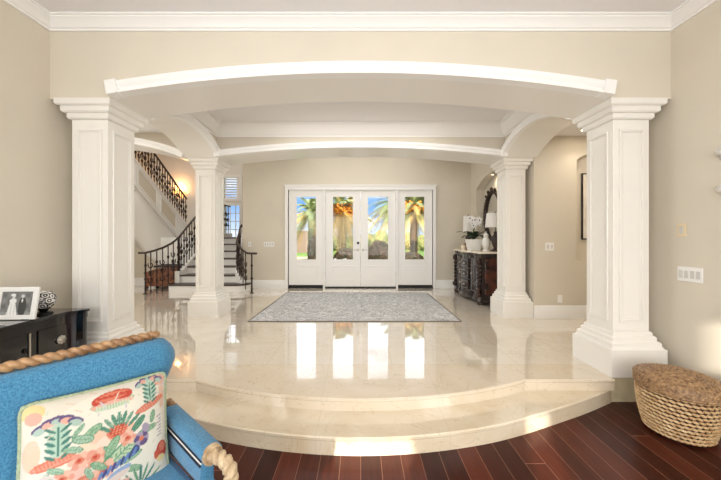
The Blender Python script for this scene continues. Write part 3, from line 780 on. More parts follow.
# carved chest behind the left railing
ch = thing('wooden_chest', 'reddish carved wooden chest behind the left stair railing', 'chest', (-4.86, 7.72, 0))
mb = MB(); mb.prism([(-0.42, -0.24), (0.38, -0.24), (0.38, 0.2), (-0.42, 0.2)], 0.06, 0.36)
for x in (-0.25, 0.0, 0.22):
    for z in (0.16, 0.27):
        mb.sphere((x, -0.24, z), 0.06, 10, 6, (1.2, 0.3, 0.7))
mb.build('body', CHEST, ch, ang=30)
for x in (-0.4, 0.36):
    for y in (-0.22, 0.18):
        mb = MB(); mb.lathe([(0.03, 0), (0.045, 0.03), (0.03, 0.07)], 10, (x, y, 0)); mb.build('foot', CARVED, ch)
mb = MB(); mb.prism([(-0.44, 0.36), (-0.44, 0.40), (-0.3, 0.44), (-0.1, 0.50), (0.4, 0.52), (0.4, 0.36)], -0.26, 0.22, 'y'); mb.build('lid', CHEST, ch)
mb = MB(); mb.box(-0.2, 0.42, -0.27, -0.20, 0.52, 0.57); mb.box(-0.2, 0.42, 0.16, 0.22, 0.52, 0.57); mb.box(-0.2, -0.14, -0.2, 0.16, 0.52, 0.57); mb.box(0.36, 0.42, -0.2, 0.16, 0.52, 0.57); mb.build('rim', CARVED, ch, bevel=0.008)

# ------------------------------------------------------------------ rug
rg = thing('area_rug', 'pale grey distressed rug on the marble floor before the front doors', 'rug', (-0.085, 5.71, 0.0))
mb = MB(); mb.box(-1.57, 1.57, -1.17, 1.17, 0.001, 0.012); mb.build('pile', RUG, rg, bevel=0.004)
RB = mat('rug_binding', rgb(120, 112, 100), 0.9)
mb = MB(); mb.box(-1.59, 1.59, -1.19, -1.17, 0.001, 0.013); mb.box(-1.59, 1.59, 1.17, 1.19, 0.001, 0.013); mb.box(-1.59, -1.57, -1.17, 1.17, 0.001, 0.013); mb.box(1.57, 1.59, -1.17, 1.17, 0.001, 0.013)
mb.build('binding', RB, rg, smooth=False)

# ------------------------------------------------------------------ console with lamps, orchid, mirror
co = thing('console_cabinet', 'dark carved bow-front console cabinet with pale marble top against the foyer wall', 'cabinet', (2.73, 6.38, 0))
# local: x towards the room is negative, y along the wall
def bowx(y, d=0.0):   # front face x at y in [-0.74,0.74]
    t = abs(y) / 0.76
    if t > 0.80: return -0.50 - d
    if t > 0.36: return -0.46 - 0.05 * math.cos((t - 0.58) / 0.22 * PI / 2) - d
    return -0.53 - 0.05 * math.cos(t / 0.36 * PI / 2) - d
def plan(d, e=0.0, n=40):
    P = [(0.0, -0.76 - e)]
    for i in range(n + 1):
        y = (-0.76 - e) + (1.52 + 2 * e) * i / n; P.append((bowx(max(-0.76, min(0.76, y)), d), y))
    P.append((0.0, 0.76 + e)); return P
mb = MB(); mb.prism(plan(0), 0.13, 0.90); mb.build('body', CONSOLE, co, ang=40)
mb = MB(); mb.prism(plan(0.03, 0.02), 0.05, 0.13); mb.prism(plan(0.015, 0.01), 0.13, 0.16); mb.build('plinth', CONSOLE, co, ang=40)
mb = MB(); mb.prism(plan(0.02, 0.015), 0.90, 0.955); mb.build('cornice', CONSOLE, co, ang=40)
mb = MB(); mb.prism(plan(0.045, 0.035), 0.955, 0.99); mb.build('top', STONE, co, ang=40)
for y in (-0.70, 0.70):
    mb = MB()
    for a in range(9):
        z = 0.20 + 0.08 * a
        mb.sphere((-0.53, y, z), 0.042, 10, 6, (0.8, 0.9 + 0.35 * (a % 2), 1.0))
    mb.sphere((-0.535, y, 0.80), 0.06, 10, 8, (0.8, 1, 1.2)); mb.sphere((-0.54, y, 0.2), 0.06, 10, 8, (0.9, 1, 1))
    mb.build('carved_post', CARVED, co)
    mb = MB(); mb.lathe([(0.05, 0), (0.07, 0.03), (0.06, 0.07)], 12, (-0.49, y, 0)); mb.build('foot', CARVED, co)
for y in (-0.44, 0.44):
    x = bowx(y) - 0.012
    mb = MB(); mb.box(x, x + 0.05, y - 0.12, y + 0.12, 0.22, 0.84)
    for yy in (y - 0.12, y + 0.12): mb.tube([(x, yy, 0.22), (x, yy, 0.84)], 0.016, 8)
    for z in (0.22, 0.84): mb.tube([(x, y - 0.12, z), (x, y + 0.12, z)], 0.016, 8)
    mb.lathe([(0, -0.01), (0.07, -0.01), (0.08, 0.004), (0.06, 0.012), (0, 0.014)], 20, M=Matrix.Translation((x, y, 0.55)) @ Matrix.Diagonal((1, 1, 2.4, 1)) @ Matrix.Rotation(-PI / 2, 4, 'Y'))
    d = mb.build('door', CONSOLE, co, ang=40)
    mb = MB(); mb.sphere((x - 0.02, y + (0.09 if y < 0 else -0.09), 0.55), 0.016, 10, 6); mb.build('knob', SILVER, d)
for k in range(3):
    z0 = 0.21 + 0.215 * k
    mb = MB(); P = [(bowx(-0.24 + 0.48 * i / 12) - 0.022, -0.24 + 0.48 * i / 12) for i in range(13)]
    mb.prism([(-0.45, -0.24)] + P + [(-0.45, 0.24)], z0, z0 + 0.19)
    mb.tube([(a - 0.004, b2, z0 + 0.025) for a, b2 in P], 0.01, 6); mb.tube([(a - 0.004, b2, z0 + 0.165) for a, b2 in P], 0.01, 6)
    d = mb.build('drawer', CONSOLE, co, ang=40)
    for y in (-0.13, 0.13):
        mb = MB(); mb.sphere((bowx(y) - 0.045, y, z0 + 0.095), 0.016, 10, 6); mb.build('knob', SILVER, d)
mb = MB(); mb.box(-0.44, -0.06, -0.778, -0.76, 0.2, 0.86); mb.build('side_panel', BURL, co, bevel=0.006)

TOPZ = 0.99
def table_lamp(label, x, y, r0, r1, h, zb):
    r = thing('table_lamp', label, 'lamp', (x, y, TOPZ), 0, 'white-shaded lamps on the console')
    mb = MB(); mb.lathe([(0, 0), (0.085, 0), (0.085, 0.02), (0.05, 0.035), (0.03, 0.06), (0.05, 0.12), (0.075, 0.2), (0.06, 0.28), (0.025, 0.33), (0.03, 0.36), (0.02, 0.38), (0, 0.38)], 20); mb.build('base', CARVED, r)
    mb = MB(); mb.tube([(0, 0, 0.37), (0, 0, zb + h)], 0.007, 6); mb.sphere((0, 0, zb + h + 0.015), 0.016, 8, 6); mb.build('stem', DARKMETAL, r)
    mb = MB(); mb.lathe([(r0, zb), (r1, zb + h), (r1 - 0.006, zb + h), (r0 - 0.006, zb)], 28)
    bm = mb.bm
    for f in [f for f in bm.faces if len(f.verts) > 10]: bm.faces.remove(f)
    mb.build('lamp_shade', SHADE, r)
    return r
table_lamp('table lamp with broad white shade at the console end beside the column', 2.58, 5.84, 0.185, 0.155, 0.27, 0.46)
table_lamp('slim white-shaded table lamp at the console end farther from the column', 2.47, 7.00, 0.12, 0.10, 0.36, 0.40)

orc = thing('potted_orchid', 'white orchid in a square white pot on the console', 'plant', (2.34, 6.31, TOPZ))
mb = MB(); mb.frustum(-0.10, 0.10, -0.10, 0.10, 0.0, 0.001, 0.0)
v0 = [mb.v(p) for p in ((-.10, -.10, 0.001), (.10, -.10, 0.001), (.10, .10, 0.001), (-.10, .10, 0.001))]; v1 = [mb.v(p) for p in ((-.135, -.135, .23), (.135, -.135, .23), (.135, .135, .23), (-.135, .135, .23))]
for i in range(4): mb.f([v0[i], v0[(i + 1) % 4], v1[(i + 1) % 4], v1[i]])
mb.f(v1); mb.build('pot', POT, orc, bevel=0.006)
def ribbon(mb, pts, w, up=Vector((0, 0, 1))):
    pts = [Vector(p) for p in pts]; k = len(pts); L = []
    for i, p in enumerate(pts):
        t = (pts[min(i + 1, k - 1)] - pts[max(i - 1, 0)]).normalized(); s2 = t.cross(up)
        if s2.length < 1e-3: s2 = t.cross(Vector((1, 0, 0)))
        s2.normalize(); ww = w * math.sin(PI * min(0.97, 0.12 + 0.85 * i / (k - 1)))
        L.append([mb.v(p - s2 * ww), mb.v(p + up * -0.006), mb.v(p + s2 * ww)])
    for A, B in zip(L, L[1:]):
        mb.f([A[0], A[1], B[1], B[0]]); mb.f([A[1], A[2], B[2], B[1]])
for i in range(13):
    a = 2 * PI * i / 13 + 0.3; l = 0.24 + 0.05 * (i % 3)
    mb = MB(); ribbon(mb, [(math.cos(a) * l * t, math.sin(a) * l * t, 0.23 + (0.30 + 0.12 * (i % 2)) * t - 0.27 * t * t) for t in [j / 6 for j in range(7)]], 0.05); o = mb.build('leaf', LEAF, orc)
    o.modifiers.new('s', 'SOLIDIFY').thickness = 0.004
stems = []
for i, (ax, ay, hh) in enumerate(((0.04, -0.14, 0.40), (-0.05, 0.08, 0.44), (0.08, -0.03, 0.34))):
    pts = [(ax * t * t * 1.4, ay * t * t * 1.4, 0.23 + hh * math.sin(t * 2.0)) for t in [j / 10 for j in range(11)]]
    mb = MB(); mb.tube(pts, 0.005, 6); mb.build('stem', STEMM, orc); stems.append(pts)
random.seed(3)
for pts in stems:
    for j in (4, 5, 6, 7, 8, 9, 10):
        p = Vector(pts[j]) + Vector((random.uniform(-.03, .03), random.uniform(-.03, .03), random.uniform(-.02, .02)))
        mb = MB(); yaw = random.uniform(-0.7, 0.7); M0 = Matrix.Translation(p + Vector((-0.02, -0.03, 0))) @ Matrix.Rotation(yaw - 0.4, 4, 'Z') @ Matrix.Rotation(PI / 2, 4, 'X')
        for q in range(5):
            a = 2 * PI * q / 5 + PI / 2
            mb.sphere((0, 0, 0), 0.026, 8, 4, (1, 0.62, 0.16), M0 @ Matrix.Rotation(a, 4, 'Z') @ Matrix.Translation((0.027, 0, 0)))
        fo = mb.build('flower', PETAL, orc)
        if j % 2 == 0:
            mb = MB(); mb.sphere((0, 0, 0), 0.015, 8, 6, (1, 1, 1), M0 @ Matrix.Translation((0, 0, 0.012))); mb.build('lip', DARKC, fo)
vs = thing('vase', 'white urn vase between the orchid and the broad-shaded lamp', 'vase', (2.46, 5.985, TOPZ)); vs.scale = (0.8, 0.8, 0.92)
mb = MB(); mb.lathe([(0, 0), (0.07, 0), (0.07, 0.015), (0.045, 0.03), (0.08, 0.10), (0.10, 0.17), (0.09, 0.24), (0.05, 0.29), (0.06, 0.33), (0.05, 0.33), (0.04, 0.29), (0, 0.28)], 24); mb.build('body', POT, vs)
mb = MB(); mb.lathe([(0.052, 0.33), (0.06, 0.34), (0.03, 0.38), (0.012, 0.39), (0.02, 0.41), (0, 0.425)], 20); mb.build('lid', POT, vs)
for i, (nm, lb, ct, x, y, h, r, mt) in enumerate((('bottle', 'small amber bottle on the console beside the white orchid pot', 'bottle', 2.34, 6.78, 0.22, 0.03, AMBER), ('candle', 'short ivory candle on the console beside the amber bottle', 'candle', 2.26, 6.70, 0.10, 0.045, CANDLE))):
    r_ = thing(nm, lb, ct, (x, y, TOPZ))
    if nm == 'bottle':
        mb = MB(); mb.lathe([(0, 0), (r, 0), (r, h * 0.55), (r * 0.4, h * 0.7), (r * 0.35, h * 0.86), (0, h * 0.86)], 16); mb.build('body', mt, r_)
        mb = MB(); mb.lathe([(r * 0.42, h * 0.86), (r * 0.42, h), (0, h)], 14); mb.build('stopper', DARKMETAL, r_)
    else:
        mb = MB(); mb.lathe([(0, 0), (r, 0), (r, h * 0.95), (r * 0.8, h), (r * 0.3, h * 0.96), (0, h * 0.95)], 18); mb.build('wax', mt, r_)
        mb = MB(); mb.tube([(0, 0, h * 0.94), (0.002, 0, h * 1.12)], 0.003, 5); mb.build('wick', DARKMETAL, r_)
mi = thing('wall_mirror', 'oval mirror in a dark carved frame inside the arched niche', 'mirror', (2.94, 6.74, 1.74))
mb = MB(); E = [(0.0, 0.50 * math.cos(a), 0.52 * math.sin(a)) for a in [2 * PI * i / 48 for i in range(48)]]
rings = []
for k in range(8):
    ph = 2 * PI * k / 8
    rings.append([mb.v((-0.03 + 0.03 * math.cos(ph), (0.40 + 0.042 * math.sin(ph)) * math.cos(2 * PI * i / 64), (0.53 + 0.042 * math.sin(ph)) * math.sin(2 * PI * i / 64))) for i in range(64)])
for k in range(8):
    for i in range(64): mb.f([rings[k][i], rings[k][(i + 1) % 64], rings[(k + 1) % 8][(i + 1) % 64], rings[(k + 1) % 8][i]])
for i in range(40):
    a = 2 * PI * i / 40; mb.sphere((-0.055, 0.40 * math.cos(a), 0.53 * math.sin(a)), 0.018, 8, 5)
mb.build('frame', CARVED, mi)
mb = MB(); vv = [mb.v((-0.012, 0.395 * math.cos(2 * PI * i / 48), 0.52 * math.sin(2 * PI * i / 48))) for i in range(48)]; v2 = [mb.v((0, 0.395 * math.cos(2 * PI * i / 48), 0.52 * math.sin(2 * PI * i / 48))) for i in range(48)]
mb.f(vv); mb.f(v2)
for i in range(48): mb.f([vv[i], vv[(i + 1) % 48], v2[(i + 1) % 48], v2[i]])
mb.build('glass', MIRRORG, mi, ang=30)
mb = MB()
for a, rr in ((0, .05), (0.35, .04), (-0.35, .04), (0.65, .03), (-0.65, .03)): mb.sphere((-0.05, 0.56 * math.sin(a) * 0.9, 0.555 * math.cos(a) + 0.02), rr, 10, 6, (0.6, 1.2, 1.1))
mb.build('crest', CARVED, mi)

# framed picture in the hall niche
pf = thing('framed_picture', 'black-framed pale picture hanging in the hall niche', 'picture', (3.99, YB0 + 0.16, 1.75))
w, h = 0.46, 0.53
mb = MB()
for a, b2, c, d in ((-w, w, -h, -h + 0.02), (-w, w, h - 0.02, h), (-w, -w + 0.025, -h + 0.02, h - 0.02), (w - 0.04, w, -h + 0.02, h - 0.02)): mb.box(a, b2, -0.026, -0.002, c, d)
mb.build('frame', BLACK, pf, bevel=0.004)
mb = MB(); mb.box(-w + 0.025, w - 0.04, -0.02, -0.004, -h + 0.02, h - 0.02); mb.build('print', ART, pf, smooth=False)

# ------------------------------------------------------------------ switches and outlets
ROCK = mat('switch_rocker', rgb(206, 203, 196), 0.3)
def plate(name, label, cat, n, w, h, loc_, rz, m=WPLATE, kind='switch', group=None):
    r = thing(name, label, cat, loc_, rz, group)
    mb = MB(); mb.box(-w / 2, w / 2, -0.007, 0.0, -h / 2, h / 2); mb.build('cover_plate', m, r, bevel=0.003)
    for i in range(n):
        x = (i - (n - 1) / 2) * w / n * 0.92
        mb = MB()
        if kind == 'switch': mb.box(x - 0.015, x + 0.015, -0.012, -0.007, -0.032, 0.032); mb.build('rocker', ROCK, r, bevel=0.002)
        else:
            mb.lathe([(0, 0), (0.016, 0), (0.016, 0.004), (0, 0.005)], 14, M=Matrix.Translation((0, -0.007, -0.022 + 0.044 * i)) @ Matrix.Rotation(PI / 2, 4, 'X')); mb.build('socket', m, r)
    return r
plate('light_switch', 'almond single switch plate on the wall above the basket', 'switch', 1, 0.075, 0.115, (2.80, 2.655, 1.315), PI / 2 * -1, PLATE)
plate('light_switch', 'white four-gang switch plate on the wall above the basket', 'switch', 4, 0.20, 0.125, (2.80, 2.59, 0.935), -PI / 2)
plate('light_switch', 'white double switch plate on hall wall behind right column', 'switch', 2, 0.13, 0.125, (2.93, YB0, 1.11), 0)
plate('power_outlet', 'white outlet plate low on the hall wall above the baseboard', 'outlet', 2, 0.075, 0.12, (3.09, YB0, 0.30), 0, kind='outlet')
plate('light_switch', 'wide white switch plate on the wall beside the front door', 'switch', 4, 0.26, 0.12, (-2.28, 7.6, 1.09), 0)
plate('light_switch', 'small white switch plate on the wall between railing and wide plate', 'switch', 1, 0.075, 0.12, (-2.76, 7.6, 1.09), 0)

# ornament on the right wall
PALEM = mat('pale_silver_leaf', rgb(222, 217, 207), 0.4, metal=0.1, var=0.3, vscale=30)
wo = thing('wall_ornament', 'pale silver rosette ornament on the wall above switches', 'wall decor', (2.80, 2.33, 1.75))
for z, r0 in ((0.16, 0.075), (-0.13, 0.06)):
    mb = MB()
    mb.sphere((-0.05, 0, z), r0 * 0.5, 10, 8, (0.8, 1, 1))
    for i in range(7):
        a = 2 * PI * i / 7
        mb.sphere((-0.035, 0, z), r0 * 0.5, 8, 6, (1, 1, 1), Matrix.Rotation(a, 4, 'X') @ Matrix.Rotation(0.5, 4, 'Y') @ Matrix.Translation((0, 0, r0 * 0.62)) @ Matrix.Diagonal((0.35, 0.75, 1.2, 1)))
    mb.build('rosette', PALEM, wo)
mb = MB(); mb.tube([(-0.012, 0.0, 0.16), (-0.02, -0.05, 0.02), (-0.012, 0, -0.13)], 0.008, 6); mb.tube([(-0.012, -0.02, 0.3), (-0.02, -0.12, 0.1), (-0.012, -0.1, -0.3)], 0.008, 6); mb.build('stem', SILVER, wo)

# ------------------------------------------------------------------ wicker basket
BX, BY = 2.405, 2.315
bk = thing('wicker_basket', 'lidded round wicker basket on the wood floor beside the column', 'basket', (BX, BY, LF))
def brad(z):       # body radius
    t = z / 0.345
    return 0.185 + 0.05 * math.sin(min(1, t * 1.15) * PI / 2) - 0.006 * max(0, t - 0.8)
mb = MB(); prof = [(0, 0.0), (0.165, 0.0)] + [(brad(0.345 * i / 20) - 0.006, 0.006 + 0.339 * i / 20) for i in range(21)] + [(0.0, 0.345)]
mb.lathe(prof, 48)
mb.build('body', WICKBASE, bk)
bodyo = [o for o in bpy.data.objects if o.parent == bk][-1]
rowsn = 12
mb = MB()
for rw in range(rowsn):
    z = 0.015 + 0.33 * (rw + 0.5) / rowsn; n = 38
    for i in range(n):
        a = 2 * PI * (i + 0.5 * (rw % 2)) / n; R = brad(z)
        M0 = Matrix.Translation((R * math.cos(a), R * math.sin(a), z)) @ Matrix.Rotation(a, 4, 'Z') @ Matrix.Rotation(math.radians(-15), 4, 'X')
        mb.sphere((0, 0, 0), 0.0205, 8, 4, (0.6, 1.1, 0.5), M0)
mb.build('weave', WICKER, bodyo)
mb = MB()
prof = [(0, 0.335)]
lp = [(0.247, 0.335), (0.25, 0.35), (0.25, 0.40), (0.245, 0.412)]
prof += lp
for i in range(1, 61):
    r_ = 0.245 * (1 - i / 60); prof.append((r_, 0.412 + 0.055 * (1 - (r_ / 0.245) ** 2) + 0.004 * math.sin(i * PI / 2)))
prof[-1] = (0, 0.467)
mb.lathe(prof, 64)
lido = mb.build('lid', WICKERD, bk, ang=180)
mb = MB()
for k in range(11):
    r_ = 0.022 + 0.0215 * k; n = max(8, int(2 * PI * r_ / 0.03))
    for i in range(n):
        a = 2 * PI * (i + 0.5 * (k % 2)) / n; zz = 0.414 + 0.055 * (1 - (r_ / 0.245) ** 2)
        mb.sphere((0, 0, 0), 0.013, 6, 4, (0.72, 1.15, 0.42), Matrix.Translation((r_ * math.cos(a), r_ * math.sin(a), zz)) @ Matrix.Rotation(a, 4, 'Z') @ Matrix.Rotation(0.35, 4, 'Z'))
for z in (0.347, 0.362, 0.377, 0.392, 0.406):
    for i in range(60):
        a = 2 * PI * (i + (0.5 if round(z * 1000) % 2 else 0)) / 60
        mb.sphere((0, 0, 0), 0.011, 6, 4, (0.6, 1.2, 0.65), Matrix.Translation((0.25 * math.cos(a), 0.25 * math.sin(a), z)) @ Matrix.Rotation(a, 4, 'Z') @ Matrix.Rotation(0.3, 4, 'X'))
mb.build('coil', WICKERD, lido)
mb = MB(); a0 = math.radians(-62)
mb.tube([((0.245 + 0.035 * math.sin(t)) * math.cos(a0 + (t - PI / 2) * 0.10), (0.245 + 0.035 * math.sin(t)) * math.sin(a0 + (t - PI / 2) * 0.10), 0.335) for t in [PI * i / 8 for i in range(9)]], 0.010, 6)
mb.build('handle', DARKMETAL, bk)

# ------------------------------------------------------------------ black chest with photo and ball
cb = thing('lacquer_chest', 'black lacquer bow-front chest against the wall beside the column', 'chest', (-2.79, 2.66, LF))
# local y runs towards the camera (negative), x out from the wall
prof_pts = [(0.405, 0.0), (0.41, -0.03), (0.37, -0.07), (0.325, -0.14), (0.312, -0.24), (0.312, -0.38), (0.306, -0.55), (0.300, -0.72), (0.306, -0.89), (0.312, -1.06), (0.312, -1.20), (0.325, -1.30), (0.36, -1.37), (0.395, -1.41), (0.39, -1.44)]
fr_ = smoothcurve(prof_pts, 5)
def cplan(d): return [(0.0, d)] + [(x + d, y + (d if i < 3 else (-d if i > len(fr_) - 4 else 0))) for i, (x, y) in enumerate(fr_)] + [(0.0, -1.44 - d)]
mb = MB(); mb.prism(cplan(0.0), 0.10, 0.785); mb.build('body', BLACK, cb, ang=50)
mb = MB(); mb.prism(cplan(0.004), 0.785, 0.83); mb.build('frieze', BLACK, cb, ang=50)
mb = MB(); mb.prism(cplan(0.014), 0.83, 0.855); mb.build('top', BLACK, cb, ang=50, bevel=0.004)
mb = MB(); mb.prism(cplan(0.012), 0.03, 0.10); mb.build('plinth', BLACK, cb, ang=50)
for y in (-0.06, -1.38):
    for x in (0.05, 0.33):
        mb = MB(); mb.box(x - 0.03, x + 0.03, y - 0.03, y + 0.03, 0, 0.03); mb.build('foot', BLACK, cb)
def strip(i0, i1, d):
    return [(x, y) for x, y in [(p[0] + d, p[1]) for p in fr_[i0:i1]]]
secs = ((12, 24), (27, 58))
for i0, i1 in secs:
    F = strip(i0, i1, 0.008); Bk = strip(i0, i1, -0.004)[::-1]
    mb = MB(); mb.prism(F + Bk, 0.14, 0.755); d = mb.build('door', BLACK, cb, ang=50)
    pm = fr_[min(i1, i0 + 4)] if i0 == 12 else fr_[i1 - 5]
    mb = MB(); M0 = Matrix.Translation((pm[0] + 0.008, pm[1], 0.635)) @ Matrix.Rotation(PI / 2, 4, 'Y')
    mb.lathe([(0, 0), (0.032, 0), (0.034, 0.006), (0.024, 0.010), (0.02, 0.018), (0.012, 0.022), (0, 0.024)], 16, M=M0)
    for q in range(8):
        a = 2 * PI * q / 8; mb.sphere((0, 0, 0), 0.011, 8, 5, (1, 1, 0.7), M0 @ Matrix.Translation((0.027 * math.cos(a), 0.027 * math.sin(a), 0.010)))
    mb.build('knob', SILVER, d)
mb = MB(); mb.box(0.300, 0.320, -0.385, -0.373, 0.14, 0.755); mb.build('door_strip', SILVER, cb)
mb = MB(); mb.lathe([(0, 0), (0.018, 0), (0.016, 0.004), (0, 0.006)], 14, M=Matrix.Translation((0.320, -0.405, 0.635)) @ Matrix.Rotation(PI / 2, 4, 'Y')); mb.build('lock_plate', DARKMETAL, cb)
CT = LF + 0.855

def vcol(me, fn):
    at_ = me.color_attributes.new('print', 'FLOAT_COLOR', 'POINT')
    for i, v in enumerate(me.vertices): at_.data[i].color = fn(v.co)
fm = thing('photo_frame', 'white photo frame with a black and white wedding picture on the black chest', 'photo frame', (-2.595, 2.29, CT), math.radians(3))
tilt = Matrix.Rotation(math.radians(-9), 4, 'X')
FW, FH, BR = 0.148, 0.245, 0.036
def tl(o): o.matrix_local = tilt; return o
mb = MB()
for a, b2, c, d in ((-FW, FW, 0.003, BR), (-FW, FW, FH - BR, FH), (-FW, -FW + BR, BR, FH - BR), (FW - BR, FW, BR, FH - BR)): mb.box(a, b2, -0.014, 0.004, c, d)
tl(mb.build('frame', WPLATE, fm, bevel=0.003))
mb = MB(); n = 60; m_ = 54; vs_ = []
for j in range(m_ + 1): vs_.append([mb.v((-FW + BR + (2 * FW - 2 * BR) * i / n, -0.006, BR + (FH - 2 * BR) * j / m_)) for i in range(n + 1)])
for j in range(m_):
    for i in range(n): mb.f([vs_[j][i], vs_[j][i + 1], vs_[j + 1][i + 1], vs_[j + 1][i]])
po = tl(mb.build('picture', PHOTO, fm))
def photo_col(co):
    u = (co.x + FW - BR) / (2 * FW - 2 * BR); v = (co.z - BR) / (FH - 2 * BR)
    g = 0.20 + 0.06 * math.sin(u * 17) * math.sin(v * 13)
    def el(cx, cy, rx_, ry_): return ((u - cx) / rx_) ** 2 + ((v - cy) / ry_) ** 2 < 1
    if v < 0.12: g = 0.3
    if el(0.68, 0.34, 0.13, 0.42): g = 0.06
    if el(0.67, 0.80, 0.055, 0.075): g = 0.62
    if el(0.66, 0.62, 0.025, 0.09): g = 0.75
    if v < 0.60 and abs(u - 0.37) < 0.09 + 0.17 * max(0, 0.5 - v): g = 0.80 - 0.1 * math.sin(u * 60)
    if el(0.37, 0.60, 0.11, 0.11): g = 0.82
    if el(0.38, 0.79, 0.055, 0.075): g = 0.65
    if el(0.36, 0.86, 0.08, 0.05): g = 0.85
    return (g, g, g * 0.97, 1)
vcol(po.data, photo_col)
mb = MB(); mb.box(-FW + 0.01, FW - 0.01, 0.004, 0.008, 0.006, FH - 0.006); tl(mb.build('backing', DARKMETAL, fm))
mb = MB(); mb.prism([(-0.03, 0.0), (0.03, 0.0), (0.02, 0.17), (-0.02, 0.17)], 0, 0.004, 'y'); o = mb.build('easel', DARKMETAL, fm); o.matrix_local = Matrix.Translation((0, 0.075, 0.003)) @ Matrix.Rotation(math.radians(14), 4, 'X')
ba = thing('decorative_ball', 'black and white patterned ball on a dark stand beside the photo frame', 'ornament', (-2.565, 2.47, CT))
BALL = bpy.data.materials.new('patterned_ball'); BALL.use_nodes = True
nt = BALL.node_tree; b = nt.nodes['Principled BSDF']; b.inputs['Roughness'].default_value = 0.25
tc = nt.nodes.new('ShaderNodeTexCoord'); vo = nt.nodes.new('ShaderNodeTexVoronoi'); vo.inputs['Scale'].default_value = 26; nt.links.new(tc.outputs['Object'], vo.inputs['Vector'])
lt = math_node(nt, 'FRACT', math_node(nt, 'MULTIPLY', vo.outputs['Distance'], 2.6))
rp = nt.nodes.new('ShaderNodeValToRGB'); rp.color_ramp.interpolation = 'CONSTANT'; e = rp.color_ramp.elements; e[0].color = rgb(235, 232, 226); e[1].position = 0.5; e[1].color = rgb(30, 28, 28)
nt.links.new(lt, rp.inputs['Fac']); nt.links.new(rp.outputs['Color'], b.inputs['Base Color'])
mb = MB(); mb.sphere((0, 0, 0.115), 0.078, 32, 20); mb.build('ball', BALL, ba, ang=180)
mb = MB(); mb.lathe([(0, 0), (0.06, 0), (0.055, 0.012), (0.025, 0.02), (0.03, 0.035), (0.045, 0.048), (0, 0.05)], 20); mb.build('stand', DARKMETAL, ba)

# ------------------------------------------------------------------ blue settee
ang_u = math.atan2(0.791, 0.612)
sf = thing('settee', 'blue chenille settee with twisted carved wood rail and arms', 'sofa', (-1.03, 1.59, LF), ang_u)
# local: x runs along the back (0 = far right end, negative to the left), -y is the seat side, z up from the floor
SL = 1.55
def lp_(x, y, z): return (x, y, z)
# back: padded panel with rounded right ear
mb = MB()
nX, nZ = 40, 16; grid = []
def backface(x, z, front):
    u = (x + SL) / (SL + 0.06); 
    crown = 0.06 * (1 - (2 * u - 1) ** 2) ** 0.5 if 0 < u < 1 else 0
    y = -0.02 + 0.16 * (1 - z / 0.92)  * -0.45
    return (x, (y - 0.05 - crown * 0.5) if front else (y + 0.075), z)
def outline_top(x):
    d = 0.06 - x if x > -0.05 else 0.2
    top = 0.953
    if x > -0.03: top -= 0.05 * ((x + 0.03) / 0.09) ** 2
    if x < -SL + 0.05: top -= 0.05 * ((-SL + 0.05 - x) / 0.05) ** 2
    return top
def outline_right(z):
    # ear bulges out near the top, then waist
    t = z / 0.92
    if t > 0.88: return 0.05 * max(0.1, math.cos((t - 0.93) / 0.10 * PI / 2 * 0.9))
    return 0.038 - 0.05 * math.sin(min(1, (0.88 - t) / 0.16) * PI / 2)
F, Bk = [], []
for j in range(nZ + 1):
    rowf, rowb = [], []
    for i in range(nX + 1):
        u = i / nX; z = 0.36 + (0.953 - 0.36) * j / nZ
        xr = outline_right(z); x = -SL + (SL + xr) * u
        z2 = min(z, outline_top(x))
        e_ = min(1, u / 0.03, (1 - u) / 0.05); e_ = math.sqrt(max(0, 1 - (1 - e_) ** 2))
        et = min(1, (nZ - j) / 2.5); et = math.sqrt(max(0, 1 - (1 - et) ** 2))
        thick = 0.02 + 0.055 * e_ * (0.3 + 0.7 * et)
        yc = -0.075 * (1 - z / 0.92) * 0.9
        rowf.append(mb.v((x, yc - thick, z2))); rowb.append(mb.v((x, yc + thick * 0.8, z2)))
    F.append(rowf); Bk.append(rowb)
for j in range(nZ):
    for i in range(nX):
        mb.f([F[j][i], F[j][i + 1], F[j + 1][i + 1], F[j + 1][i]]); mb.f([Bk[j][i + 1], Bk[j][i], Bk[j + 1][i], Bk[j + 1][i + 1]])
for i in range(nX):
    mb.f([F[nZ][i], F[nZ][i + 1], Bk[nZ][i + 1], Bk[nZ][i]]); mb.f([F[0][i + 1], F[0][i], Bk[0][i], Bk[0][i + 1]])
for j in range(nZ):
    mb.f([F[j][nX], Bk[j][nX], Bk[j + 1][nX], F[j + 1][nX]]); mb.f([Bk[j][0], F[j][0], F[j + 1][0], Bk[j + 1][0]])
bko = mb.build('back', VELVET, sf, ang=60)
mb = MB(); mb.tube([(outline_right(0.36 + 0.5 * i / 16) + 0.004, 0.052 - 0.068 * (1 - (0.36 + 0.5 * i / 16) / 0.92), 0.36 + 0.5 * i / 16) for i in range(17)], 0.007, 6); mb.build('piping', NAVY, bko)
mb = MB(); mb.rope([(-SL, 0.0, 0.976), (-0.03, 0.0, 0.976)], 0.0215, 0.036, n=18, lobe=0.5); mb.sphere((-0.03, 0, 0.976), 0.017, 10, 8); mb.build('top_rail', ROPEWOOD, sf)
# seat
mb = MB(); mb.box(-SL + 0.04, -0.02, -0.66, -0.06, 0.26, 0.44)
mb.build('seat', VELVET, sf, bevel=0.04)
mb = MB(); mb.box(-SL + 0.02, 0.02, -0.66, 0.03, 0.18, 0.27); mb.build('seat_rail', PALEWOOD, sf, bevel=0.01)
for x in (-SL + 0.06, -0.02):
    for y in (-0.62, 0.0):
        mb = MB(); mb.rope([(x, y, 0.0), (x, y, 0.19)], 0.032, 0.06); mb.build('leg', PALEWOOD, sf)
